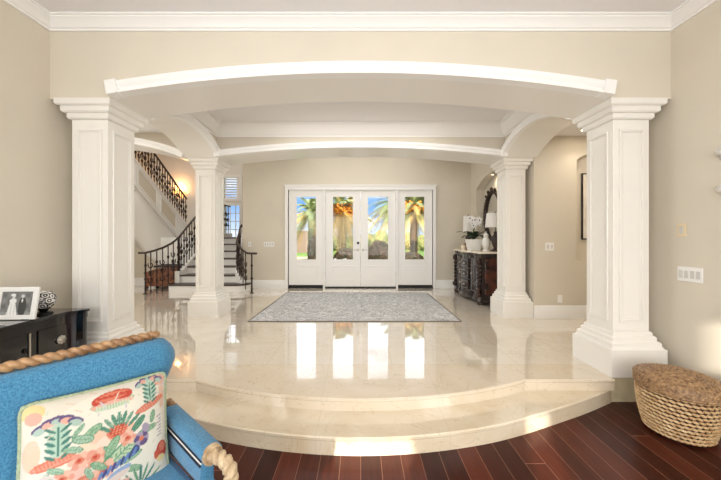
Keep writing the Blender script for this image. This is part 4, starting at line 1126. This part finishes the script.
# arms
def arm(sx):
    x0 = 0.0 if sx > 0 else -SL
    mb = MB(); N = 14; rows = []
    for i in range(N + 1):
        t = i / N; y = -0.045 - 0.48 * t; fl = 0.016 - 0.018 * t
        cx = x0 + sx * fl
        row = []
        for k in range(16):
            a = 2 * PI * k / 16
            e2 = math.copysign(abs(math.cos(a)) ** 0.6, math.cos(a)); f2 = math.copysign(abs(math.sin(a)) ** 0.6, math.sin(a))
            row.append(mb.v((cx + 0.043 * e2, y, 0.573 + 0.030 * f2)))
        rows.append(row)
    for A, B in zip(rows, rows[1:]):
        for k in range(16): mb.f([A[k], A[(k + 1) % 16], B[(k + 1) % 16], B[k]])
    mb.f(rows[0][::-1]); mb.f(rows[-1])
    pad = mb.build('arm_pad', VELVET, sf, ang=50)
    mb = MB(); Q = []
    for i in range(N + 1):
        t = i / N; y = -0.045 - 0.48 * t; fl = 0.016 - 0.018 * t
        cx = x0 + sx * (fl - 0.044)
        Q.append([mb.v((cx, y, 0.560)), mb.v((cx - sx * 0.005, y, 0.47)), mb.v((x0 - sx * 0.01, y, 0.40)), mb.v((x0 + sx * 0.035, y, 0.40)), mb.v((cx + sx * 0.05, y, 0.47)), mb.v((cx + sx * 0.05, y, 0.560))])
    for A, B in zip(Q, Q[1:]):
        for k in range(6): mb.f([A[k], A[(k + 1) % 6], B[(k + 1) % 6], B[k]])
    mb.f(Q[0][::-1]); mb.f(Q[-1]); ip = mb.build('arm_panel', VELVET, sf, ang=50)
    def edge(dx, dz): return [(x0 + sx * (0.016 - 0.018 * i / N - 0.046 + dx), -0.045 - 0.48 * i / N, 0.557 + dz) for i in range(N + 1)]
    mb = MB(); mb.tube(edge(0.0, 0.0), 0.0035, 6); mb.build('piping', PIPING, pad)
    mb = MB(); mb.tube(edge(-0.003, -0.009), 0.005, 6); mb.tube(edge(0.001, 0.007), 0.003, 6); mb.build('cord', NAVY, ip)
    cx = x0 - sx * 0.003
    mb = MB(); mb.tube([(cx, -0.52, 0.573), (cx, -0.537, 0.573)], [0.042, 0.040], 20)
    mb.rope([(cx, -0.53, 0.573), (cx + sx * 0.012, -0.575, 0.572), (cx + sx * 0.02, -0.615, 0.562), (cx + sx * 0.022, -0.637, 0.535), (cx + sx * 0.016, -0.642, 0.49), (cx, -0.64, 0.40), (cx - sx * 0.04, -0.63, 0.27)], 0.029, 0.034, n=22, lobe=0.46)
    mb.build('arm_post', PALEWOOD, sf, ang=60)
    mb = MB(); mb.rope([(x0 + sx * 0.03, 0.03, 0.59), (x0 + sx * 0.03, -0.05, 0.585)], 0.026, 0.034, n=14); mb.build('arm_joint', ROPEWOOD, sf, ang=60)
arm(1); arm(-1)

# cushion with a painted flower print (rests on the settee, so it stands alone)
pw = thing('throw_pillow', 'square cream pillow with a fruit and flower print leaning on the blue settee', 'pillow')
PW, PH = 0.47, 0.44
SHP = []   # (kind, cx, cy, rx, ry, angle, colour)
def E(cx, cy, rx_, ry_, ang, c, k='e'): SHP.append((k, cx, cy, rx_, ry_, math.radians(ang), c))
RED, COR, PNK, GRN, LGR, TEA, NVY, PUR, LAV, CRM, YEL = (200, 62, 42), (226, 122, 92), (236, 176, 156), (92, 150, 112), (160, 196, 158), (60, 124, 110), (52, 66, 130), (92, 74, 124), (170, 156, 178), (240, 232, 212), (240, 214, 150)
def leafp(cx, cy, l, w, a, c=LGR, vein=GRN):
    E(cx, cy, l, w, a, vein); E(cx, cy, l * 0.9, w * 0.78, a, c); E(cx, cy, l * 0.85, w * 0.08, a, vein)
    for k in range(-3, 4):
        for s_ in (1, -1):
            t = k / 4.0; ca, sa = math.cos(math.radians(a)), math.sin(math.radians(a))
            E(cx + ca * l * t - sa * s_ * w * 0.35, cy + sa * l * t + ca * s_ * w * 0.35, w * 0.4, w * 0.06, a + s_ * 50, vein)
def spray(cx, cy, s_, a0=0):
    # a fan-topped sprig: purple tips, pink hearts, teal leaflets down a stem
    for k in range(-2, 3):
        E(cx + 0.055 * s_ * k, cy + 0.12 * s_ - 0.012 * k * k * s_, 0.035 * s_, 0.055 * s_, 90 + k * -14, PUR); E(cx + 0.055 * s_ * k, cy + 0.105 * s_ - 0.012 * k * k * s_, 0.028 * s_, 0.045 * s_, 90 + k * -14, PNK if k % 2 else (176, 200, 186))
    E(cx, cy - 0.05 * s_, 0.07 * s_, 0.14 * s_, 0, (182, 212, 190))
    for k in range(5):
        for q in (-1, 1): E(cx + q * 0.05 * s_, cy + 0.04 * s_ - 0.055 * s_ * k, 0.042 * s_, 0.013 * s_, q * 38, TEA)
    E(cx, cy - 0.06 * s_, 0.008 * s_, 0.13 * s_, 0, TEA)
# ground tints
E(.5, .5, .46, .46, 0, (244, 238, 220)); E(.06, .93, .08, .06, 0, YEL); E(.07, .88, .05, .05, 0, PNK); E(.94, .94, .06, .05, 0, PNK); E(.95, .78, .025, .12, 0, (236, 196, 170)); E(.06, .6, .05, .12, 0, (238, 206, 178))
# upper mushroom-like flower
E(.56, .855, .155, .05, 2, LGR)
E(.56, .90, .145, .062, 4, RED); E(.56, .915, .12, .036, 4, COR)
for k in range(9): E(.435 + .031 * k, .862 - .004 * abs(k - 4), .018, .026, 90, PNK)
for k in range(6): E(.47 + .04 * k, .915, .012, .022, 70, RED)
for k in range(12): E(.45 + .02 * k, .83 - .002 * (k % 3), .006, .03, 0, (206, 222, 190))
# branches
E(.25, .52, .20, .045, 10, COR); E(.25, .52, .19, .030, 10, (238, 160, 136)); E(.84, .735, .13, .035, 20, COR); E(.84, .735, .12, .022, 20, (238, 160, 136))
for k in range(16): E(.09 + .021 * k, .50 + .0035 * k, .007, .028, 20, COR)
for k in range(11): E(.74 + .021 * k, .70 + .0075 * k, .007, .024, 20, COR)
spray(.21, .72, .95); spray(.845, .90, .72)
# lower fruit
E(.32, .34, .09, .085, 0, PNK); E(.32, .35, .07, .06, 0, (242, 196, 180)); E(.37, .24, .10, .09, 20, COR); E(.38, .25, .075, .06, 20, (236, 144, 118)); E(.42, .12, .10, .07, 0, (240, 170, 150))
E(.40, .53, .085, .07, 30, (246, 226, 196)); E(.47, .60, .07, .055, 10, (246, 206, 178)); E(.52, .52, .08, .065, -10, (248, 226, 204)); E(.62, .58, .10, .055, 20, (244, 198, 170))
# pomegranate
E(.585, .60, .075, .062, 25, COR); E(.59, .605, .06, .045, 25, RED)
for k in range(14): E(.55 + .025 * (k % 4) + .006 * (k // 4), .575 + .02 * (k // 4), .008, .008, 0, (238, 150, 110))
for k in range(-3, 4): leafp(.60 + .035 * k, .70 - .006 * k * k, .06, .015, 90 - 16 * k, GRN if k % 2 else LGR, TEA)
leafp(.42, .66, .075, .035, 35); leafp(.36, .62, .075, .035, -20, (176, 206, 180), GRN); leafp(.50, .42, .05, .085, 10, LGR, GRN); leafp(.62, .40, .15, .065, 38, (190, 214, 176), GRN); leafp(.74, .60, .08, .03, 50, GRN, TEA); leafp(.82, .52, .08, .03, 10, LGR, GRN)
leafp(.28, .16, .07, .022, 120, TEA, GRN); leafp(.22, .18, .08, .022, 60, GRN, TEA); leafp(.35, .08, .08, .03, 20, TEA, GRN)
for (cx, cy, q) in ((.44, .44, 1), (.34, .46, .9), (.50, .31, 1.1), (.66, .50, .8), (.24, .36, .9), (.56, .13, .9)):
    for k in range(6): E(cx + .04 * q * math.cos(k * 1.05), cy + .036 * q * math.sin(k * 1.05), .042 * q, .03 * q, k * 60, (244, 190, 164) if k % 2 else (238, 160, 136))
    E(cx, cy, .032 * q, .028 * q, 0, COR); E(cx - .004, cy + .004, .016 * q, .013 * q, 0, RED)
for (cx, cy, l, w_, a) in ((.30, .56, .07, .026, 160), (.55, .48, .09, .035, 60), (.46, .36, .07, .028, -40), (.68, .33, .09, .034, 15), (.40, .33, .06, .022, 110), (.20, .44, .06, .022, 150), (.70, .22, .08, .03, -25), (.86, .62, .06, .022, 80), (.13, .40, .05, .02, 60), (.33, .70, .06, .02, 50)):
    leafp(cx, cy, l, w_, a, LGR if cx > .4 else (176, 206, 180), GRN)
random.seed(12)
for k in range(70):
    u_, v_ = random.random(), random.random()
    if .2 < u_ < .8 and .15 < v_ < .72: continue
    E(u_, v_, random.uniform(.012, .05), random.uniform(.003, .007), random.uniform(0, 180), random.choice([(222, 208, 196), (206, 214, 196), (232, 206, 184), (210, 204, 212)]))
# purple flower
for k in range(6): E(.765 + .034 * math.cos(k * 1.05), .455 + .042 * math.sin(k * 1.05), .026, .034, k * 60, PUR if k % 2 else LAV)
E(.765, .455, .02, .022, 0, COR); E(.80, .54, .03, .045, 20, LAV); E(.72, .38, .03, .035, 0, NVY)
# feathery blue tuft
for k in range(9): E(.47 + .03 * k, .265 + .012 * k, .012, .042, -20, NVY if k % 2 else (96, 130, 190))
E(.60, .24, .09, .03, 20, (150, 176, 214)); E(.58, .20, .10, .03, 20, (236, 214, 200))
# bottom fern and red side flower
for k in range(-4, 5): E(.76 + .035 * k, .14 - .008 * k * k, .010, .085, -k * 16, GRN if k % 2 else TEA)
E(.94, .27, .05, .085, 0, RED); E(.945, .30, .03, .045, 0, COR); E(.90, .24, .03, .05, 20, (214, 86, 60)); E(.93, .20, .04, .03, 0, YEL)
for k in range(7): E(.92 + .008 * (k % 2), .42 + .03 * k, .022, .006, 20, LAV)
E(.15, .33, .07, .10, 10, (226, 214, 206)); E(.14, .36, .05, .03, 30, LGR); E(.12, .22, .06, .03, -30, (232, 200, 170)); E(.62, .12, .06, .03, 30, PNK); E(.64, .08, .06, .05, 0, COR)
SHP2 = [(k, cx, cy, max(rx_, .002), max(ry_, .002), math.cos(a), math.sin(a), tuple(lin(q * 0.90 + 0.06 * p_) * 0.76 for q, p_ in zip(c, (226, 212, 188)))) for k, cx, cy, rx_, ry_, a, c in SHP]
BASEC = tuple(lin(q) * 0.76 for q in (228, 219, 201))
def print_at(u, v):
    c = BASEC
    for k, cx, cy, rx_, ry_, ca, sa, cc in SHP2:
        dx, dy = u - cx, v - cy
        if abs(dx) > .25 or abs(dy) > .25:
            if max(rx_, ry_) < .25: continue
        a = (dx * ca + dy * sa) / rx_; b2 = (-dx * sa + dy * ca) / ry_
        if a * a + b2 * b2 < 1: c = cc
    return c
mb = MB(); N = 150
def pill(u, v, s_):
    a = 2 * u - 1; b2 = 2 * v - 1
    puff = max(0, (1 - abs(a) ** 2.6)) ** 0.55 * max(0, (1 - abs(b2) ** 2.6)) ** 0.55
    pin = 0.035
    x = a * PW / 2 * (1 - pin * (1 - b2 * b2) * abs(a)); z = b2 * PH / 2 * (1 - pin * (1 - a * a) * abs(b2))
    # gently rounded corners
    cc = max(0, abs(a) + abs(b2) - 1.86) * 0.25
    x *= 1 - cc; z *= 1 - cc
    return Vector((x, s_ * 0.075 * puff + 0.003 * math.sin(9 * u + 5 * v) * puff, z))
fr2 = [[mb.v(pill(i / N, j / N, -1)) for i in range(N + 1)] for j in range(N + 1)]
for j in range(N):
    for i in range(N): mb.f([fr2[j][i], fr2[j][i + 1], fr2[j + 1][i + 1], fr2[j + 1][i]])
cf = mb.build('cover', PRINT, pw)
vcol(cf.data, lambda co: (*BASEC, 1))
at_ = cf.data.color_attributes['print']
ii = 0
for j in range(N + 1):
    for i in range(N + 1):
        at_.data[ii].color = (*print_at(i / N, j / N), 1); ii += 1
mb = MB(); M2 = 30
bk2 = [[mb.v(pill(i / M2, j / M2, 1)) for i in range(M2 + 1)] for j in range(M2 + 1)]
for j in range(M2):
    for i in range(M2): mb.f([bk2[j][i], bk2[j + 1][i], bk2[j + 1][i + 1], bk2[j][i + 1]])
mb.build('back_cover', mat('pillow_back_linen', rgb(232, 222, 200), 0.8), pw)
edge = [(i / 40, 0) for i in range(40)] + [(1, i / 40) for i in range(40)] + [(1 - i / 40, 1) for i in range(40)] + [(0, 1 - i / 40) for i in range(41)]
mb = MB(); mb.rope([pill(u, v, 0) for u, v in edge], 0.0085, 0.016, n=8, lobe=0.25, steps=600); mb.build('cord_edging', GREENCORD, pw, ang=60)
# place it in the settee's frame
lean = math.radians(-15)
Ms = Matrix.Translation(sf.location) @ Matrix.Rotation(ang_u, 4, 'Z')
pw.matrix_world = Ms @ Matrix.Translation((-0.285, -0.172, 0.622)) @ Matrix.Rotation(math.radians(-4), 4, 'Z') @ Matrix.Rotation(lean, 4, 'X') @ Matrix.Rotation(math.radians(2.5), 4, 'Y')

# ------------------------------------------------------------------ outside the front doors
mb = MB(); mb.box(-30, 30, 7.85, 60, -0.22, -0.12); struct(mb.build('lawn', LAWN, smooth=False))
mb = MB(); mb.box(-3.2, 3.2, 7.8, 11.2, -0.12, -0.02); mb.box(-12, 12, 19.5, 22.0, -0.119, -0.10); struct(mb.build('path', PAVE, smooth=False))
def palm(label, x, y, h, R, seed, fruit=True, droop=1.0):
    rnd = random.Random(seed)
    r = thing('palm_tree', label, 'palm tree', (x, y, -0.12), 0, 'date palms outside the front doors')
    mb = MB(); k = 18; pr = []
    for i in range(k + 1):
        t = i / k; rr = 0.19 - 0.04 * t + 0.02 * (i % 2)
        pr.append((rr, h * t))
    pr.append((0, h + 0.15)); mb.lathe(pr, 12); mb.build('trunk', TRUNK, r)
    mb = MB()
    for q in range(80):
        a = rnd.uniform(0, 2 * PI); el = rnd.uniform(-0.95, 1.3); L = R * rnd.uniform(0.85, 1.15)
        d = Vector((math.cos(a) * math.cos(el), math.sin(a) * math.cos(el), math.sin(el)))
        pts = []
        for j in range(11):
            t = j / 10; pts.append(Vector((0, 0, h + 0.05)) + d * L * t + Vector((0, 0, -0.55 * droop * L * t * t)))
        mi_ = 1 if (el < 0.1 and rnd.random() < 0.6) or (fruit and rnd.random() < 0.25) else 0
        for j in range(1, 11):
            p = pts[j]; t = (pts[j] - pts[j - 1]).normalized(); side = t.cross(Vector((0, 0, 1))).normalized()
            for jj in (0, .5):
                pp = pts[j - 1].lerp(pts[j], jj); ll = 0.42 * R * 0.5 * (1 - abs(2 * (j / 10) - 0.9) * 0.6)
                for s_ in (1, -1):
                    tip = pp + side * s_ * ll * 0.75 + t * ll * 0.6 + Vector((0, 0, -0.18 * ll)); w = t * 0.035
                    mb.f([mb.v(pp - w), mb.v(pp + w), mb.v(tip + w * .2), mb.v(tip - w * .2)], mi_)
        mb.mi = mi_; mb.tube(pts, [0.025 * (1 - 0.8 * j / 10) for j in range(11)], 4); mb.mi = 0
    mb.build('fronds', [FROND, FRONDD], r, smooth=False)
    if fruit:
        mb = MB()
        for q in range(5):
            a = 2 * PI * q / 5 + rnd.random(); e0 = Vector((math.cos(a) * .34, math.sin(a) * .34, h - 0.02))
            e0.y -= 0.25
            for w in range(46): mb.sphere(e0 + Vector((rnd.gauss(0, .10), rnd.gauss(0, .10), rnd.gauss(0, .13))), 0.04, 5, 4)
        mb.build('fruit_cluster', FRUIT, r)
    return r
palm('green palm with blue sky around it outside the left sidelight', -2.95, 18.2, 2.85, 1.9, 1, False)
palm('palm with orange fruit outside the left door leaf', -0.83, 14.0, 2.65, 1.6, 2)
palm('arching palm between the right door leaf and sidelight', 2.40, 20.0, 3.6, 2.5, 5, False, 0.8)
palm('palm with orange fruit outside the right sidelight', 2.55, 14.6, 2.85, 1.6, 4)
def bush(label, x, y, r0, h, seed, flowers=0, m=BUSHM):
    rnd = random.Random(seed); r = thing('round_bush', label, 'bush', (x, y, -0.12), 0, 'clipped bushes outside the doors')
    mb = MB(); mb.sphere((0, 0, h * 0.5), 1.0, 20, 14, (r0 * .9, r0 * .9, h * .48))
    for q in range(900):
        z = rnd.uniform(-1, 1); a = rnd.uniform(0, 2 * PI); c_ = math.sqrt(1 - z * z); n_ = Vector((c_ * math.cos(a), c_ * math.sin(a), z))
        p = Vector((n_.x * r0, n_.y * r0, h * .5 + n_.z * h * .5)); t1 = n_.orthogonal().normalized(); t2 = n_.cross(t1); s_ = 0.07
        b1 = rnd.uniform(0, PI); e1 = (t1 * math.cos(b1) + t2 * math.sin(b1)) * s_; e2 = (n_ * .6 + t2 * .5) * s_
        mb.f([mb.v(p - e1), mb.v(p + e2), mb.v(p + e1), mb.v(p - e2 * .6)])
    mb.build('foliage', m, r, smooth=False)
    mb = MB(); mb.tube([(0, 0, 0), (0, 0, h * .4)], 0.05, 6); mb.build('trunk', TRUNK, r)
    if flowers:
        mb = MB()
        for q in range(flowers): mb.sphere((rnd.gauss(-0.25, .22), -r0 * rnd.uniform(0.9, 1.05), h * rnd.uniform(.3, .6)), 0.06, 6, 4)
        mb.build('blossoms', PETAL, r)
bush('dark round bush outside the left sidelight', -2.05, 14.5, 0.45, 1.5, 1)
bush('dark bush with white blossoms outside the left door leaf', -0.50, 11.7, 0.55, 0.95, 2, 22)
bush('dark round bush outside the right door leaf', 0.72, 11.8, 0.50, 1.25, 3)
bush('low dark bush outside the right sidelight', 2.10, 13.0, 0.6, 0.75, 4)
# distant planting and houses
mb = MB(); rnd = random.Random(9)
for i in range(70):
    x = -14 + 28 * i / 69; mb.sphere((x, 34 + rnd.uniform(-1, 1), 0.6 + rnd.uniform(-.3, .5)), rnd.uniform(0.5, 0.9), 10, 7, (1, 1, 1.2))
tag(mb.build('hedge', HEDGE), 'distant green hedge beyond the lawn', 'hedge', None, 'stuff')
mb = MB(); mb.box(-7.0, -4.0, 28, 30, -0.12, 1.9); mb.build
tag(mb.build('garden_wall', STUCCO, smooth=False), 'pale stucco wall far beyond the left sidelight', 'wall')

# ------------------------------------------------------------------ lamps, sun, daylight, added fill lights
def can(label, x, y, z, power, size=0.09, spot=True, col=(1, 0.86, 0.68), blend=0.6, ang=110):
    r = thing('recessed_light', label, 'ceiling light', (x, y, z), 0, 'recessed ceiling lights')
    mb = MB(); mb.lathe([(size, 0.0), (size, -0.008), (size * 0.78, -0.010), (size * 0.72, 0.0)], 20)
    bm = mb.bm
    mb.build('ring', WPLATE, r)
    mb = MB(); mb.lathe([(0, -0.002), (size * 0.7, -0.002), (size * 0.7, -0.001), (0, -0.001)], 20); mb.build('lens', CANLIGHT, r)
    l = bpy.data.lights.new('recessed_spot', 'SPOT'); l.energy = power; l.spot_size = math.radians(ang); l.spot_blend = blend; l.color = col; l.shadow_soft_size = 0.06
    o = bpy.data.objects.new('bulb', l); COL.objects.link(o); o.location = (0, 0, -0.03); o.parent = r
can('recessed light in the hall ceiling above the picture niche', 3.30, 4.45, 2.83, 7)
can('recessed light in the arch of the mirror niche', 2.85, 6.6, 2.62, 6, 0.05)

def area(name, loc_, rot, sx_, sy_, e, col=(1, 1, 1)):
    l = bpy.data.lights.new(name, 'AREA'); l.shape = 'RECTANGLE'; l.size = sx_; l.size_y = sy_; l.energy = e; l.color = col
    o = bpy.data.objects.new(name, l); COL.objects.link(o); o.location = loc_; o.rotation_euler = rot; return o
D = (0.95, 0.98, 1.0)
area('window_daylight_back', (0, -3.95, 1.35), (PI / 2, 0, 0), 5.0, 2.4, 165, D)             # faces +Y
area('living_fill_left', (-2.75, -1.5, 1.45), (0, -PI / 2, 0), 2.4, 3.0, 95, D)          # added fill before a solid wall, no window here; faces +X
area('living_fill_right', (2.75, -1.5, 1.45), (0, PI / 2, 0), 2.4, 3.0, 85, D)  # added fill opposite the left one, out of view, no window behind it
area('hall_side_fill', (-7.0, 3.9, 1.5), (0, -PI / 2, 0), 1.8, 1.2, 45, D)  # added fill at the closed end wall of the left hall
area('foyer_ceiling_fill', (0, 6.5, 3.55), (0, 0, 0), 3.0, 1.4, 26, (1.0, 0.98, 0.95))  # added fill panel under the foyer ceiling, no fixture modelled
area('hall_ceiling_fill_right', (4.0, 3.9, 2.80), (0, 0, 0), 1.6, 0.8, 16, (1.0, 0.90, 0.78))  # added fill besides the recessed light, brightens the right hall
area('hall_ceiling_fill_left', (-4.4, 3.9, 2.85), (0, 0, 0), 2.4, 0.8, 22, (1.0, 0.96, 0.92))  # added fill to brighten the left hall, no fixture there
area('bay_ceiling_fill', (0, 3.98, 2.98), (0, 0, 0), 2.4, 0.9, 13, (1.0, 0.98, 0.96))  # added fill above the bay between the arches, unseen
area('stair_ceiling_fill', (-5.0, 7.6, 4.36), (0, 0, 0), 2.6, 2.6, 44, (1.0, 0.97, 0.93))  # added fill high over the stairs, stands for no real lamp
pl = bpy.data.lights.new('sconce_bulb', 'POINT'); pl.energy = 13; pl.color = (1, 0.52, 0.20); pl.shadow_soft_size = 0.08
o = bpy.data.objects.new('sconce_bulb', pl); COL.objects.link(o); o.location = (-0.0, -0.16, 0.22); o.parent = sc

sd = Vector((0.335, 0.88, -0.342)).normalized()
sl = bpy.data.lights.new('sun', 'SUN'); sl.energy = 7.0; sl.angle = math.radians(0.6); sl.color = (1, 0.93, 0.82)
so_ = bpy.data.objects.new('sun', sl); COL.objects.link(so_); so_.rotation_euler = sd.to_track_quat('-Z', 'Y').to_euler()

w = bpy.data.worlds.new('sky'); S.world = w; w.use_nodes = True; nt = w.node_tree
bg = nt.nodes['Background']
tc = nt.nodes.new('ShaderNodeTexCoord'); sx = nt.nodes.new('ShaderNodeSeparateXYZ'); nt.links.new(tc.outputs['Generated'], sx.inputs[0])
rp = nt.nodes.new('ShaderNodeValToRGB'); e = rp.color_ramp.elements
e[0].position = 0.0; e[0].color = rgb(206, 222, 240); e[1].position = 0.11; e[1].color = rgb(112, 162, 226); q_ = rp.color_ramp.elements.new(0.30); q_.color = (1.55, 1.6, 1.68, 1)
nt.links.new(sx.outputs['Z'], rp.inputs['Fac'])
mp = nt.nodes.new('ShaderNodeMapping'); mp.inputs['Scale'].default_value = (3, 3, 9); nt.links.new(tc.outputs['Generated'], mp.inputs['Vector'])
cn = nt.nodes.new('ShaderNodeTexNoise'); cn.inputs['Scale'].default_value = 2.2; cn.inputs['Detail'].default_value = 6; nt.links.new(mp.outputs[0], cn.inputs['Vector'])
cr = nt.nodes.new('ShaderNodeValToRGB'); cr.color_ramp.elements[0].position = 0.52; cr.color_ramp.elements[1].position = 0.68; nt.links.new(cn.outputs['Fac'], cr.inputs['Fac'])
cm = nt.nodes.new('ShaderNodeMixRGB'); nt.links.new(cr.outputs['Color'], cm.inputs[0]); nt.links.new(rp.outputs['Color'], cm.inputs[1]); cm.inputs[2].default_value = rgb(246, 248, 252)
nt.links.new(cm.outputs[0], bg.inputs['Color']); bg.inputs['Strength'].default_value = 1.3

# ------------------------------------------------------------------ camera
cam = bpy.data.cameras.new('camera'); cam.sensor_width = 36; cam.lens = 305 / 721 * 36; cam.shift_y = -2 / 721; cam.clip_start = 0.02; cam.clip_end = 200
cam.shift_x = 0.0
co_ = bpy.data.objects.new('camera', cam); COL.objects.link(co_); co_.location = (0, 0, EYE); co_.rotation_euler = (PI / 2, 0, 0)
S.camera = co_
S.view_settings.view_transform = 'Standard'; S.view_settings.look = 'None'; S.view_settings.gamma = 1.0; S.view_settings.exposure = 0.12; S.view_settings.use_curve_mapping = False
S.cycles.use_denoising = True
S.cycles.max_bounces = 8; S.cycles.diffuse_bounces = 5; S.cycles.glossy_bounces = 4; S.cycles.transparent_max_bounces = 12
S.cycles.sample_clamp_indirect = 6.0
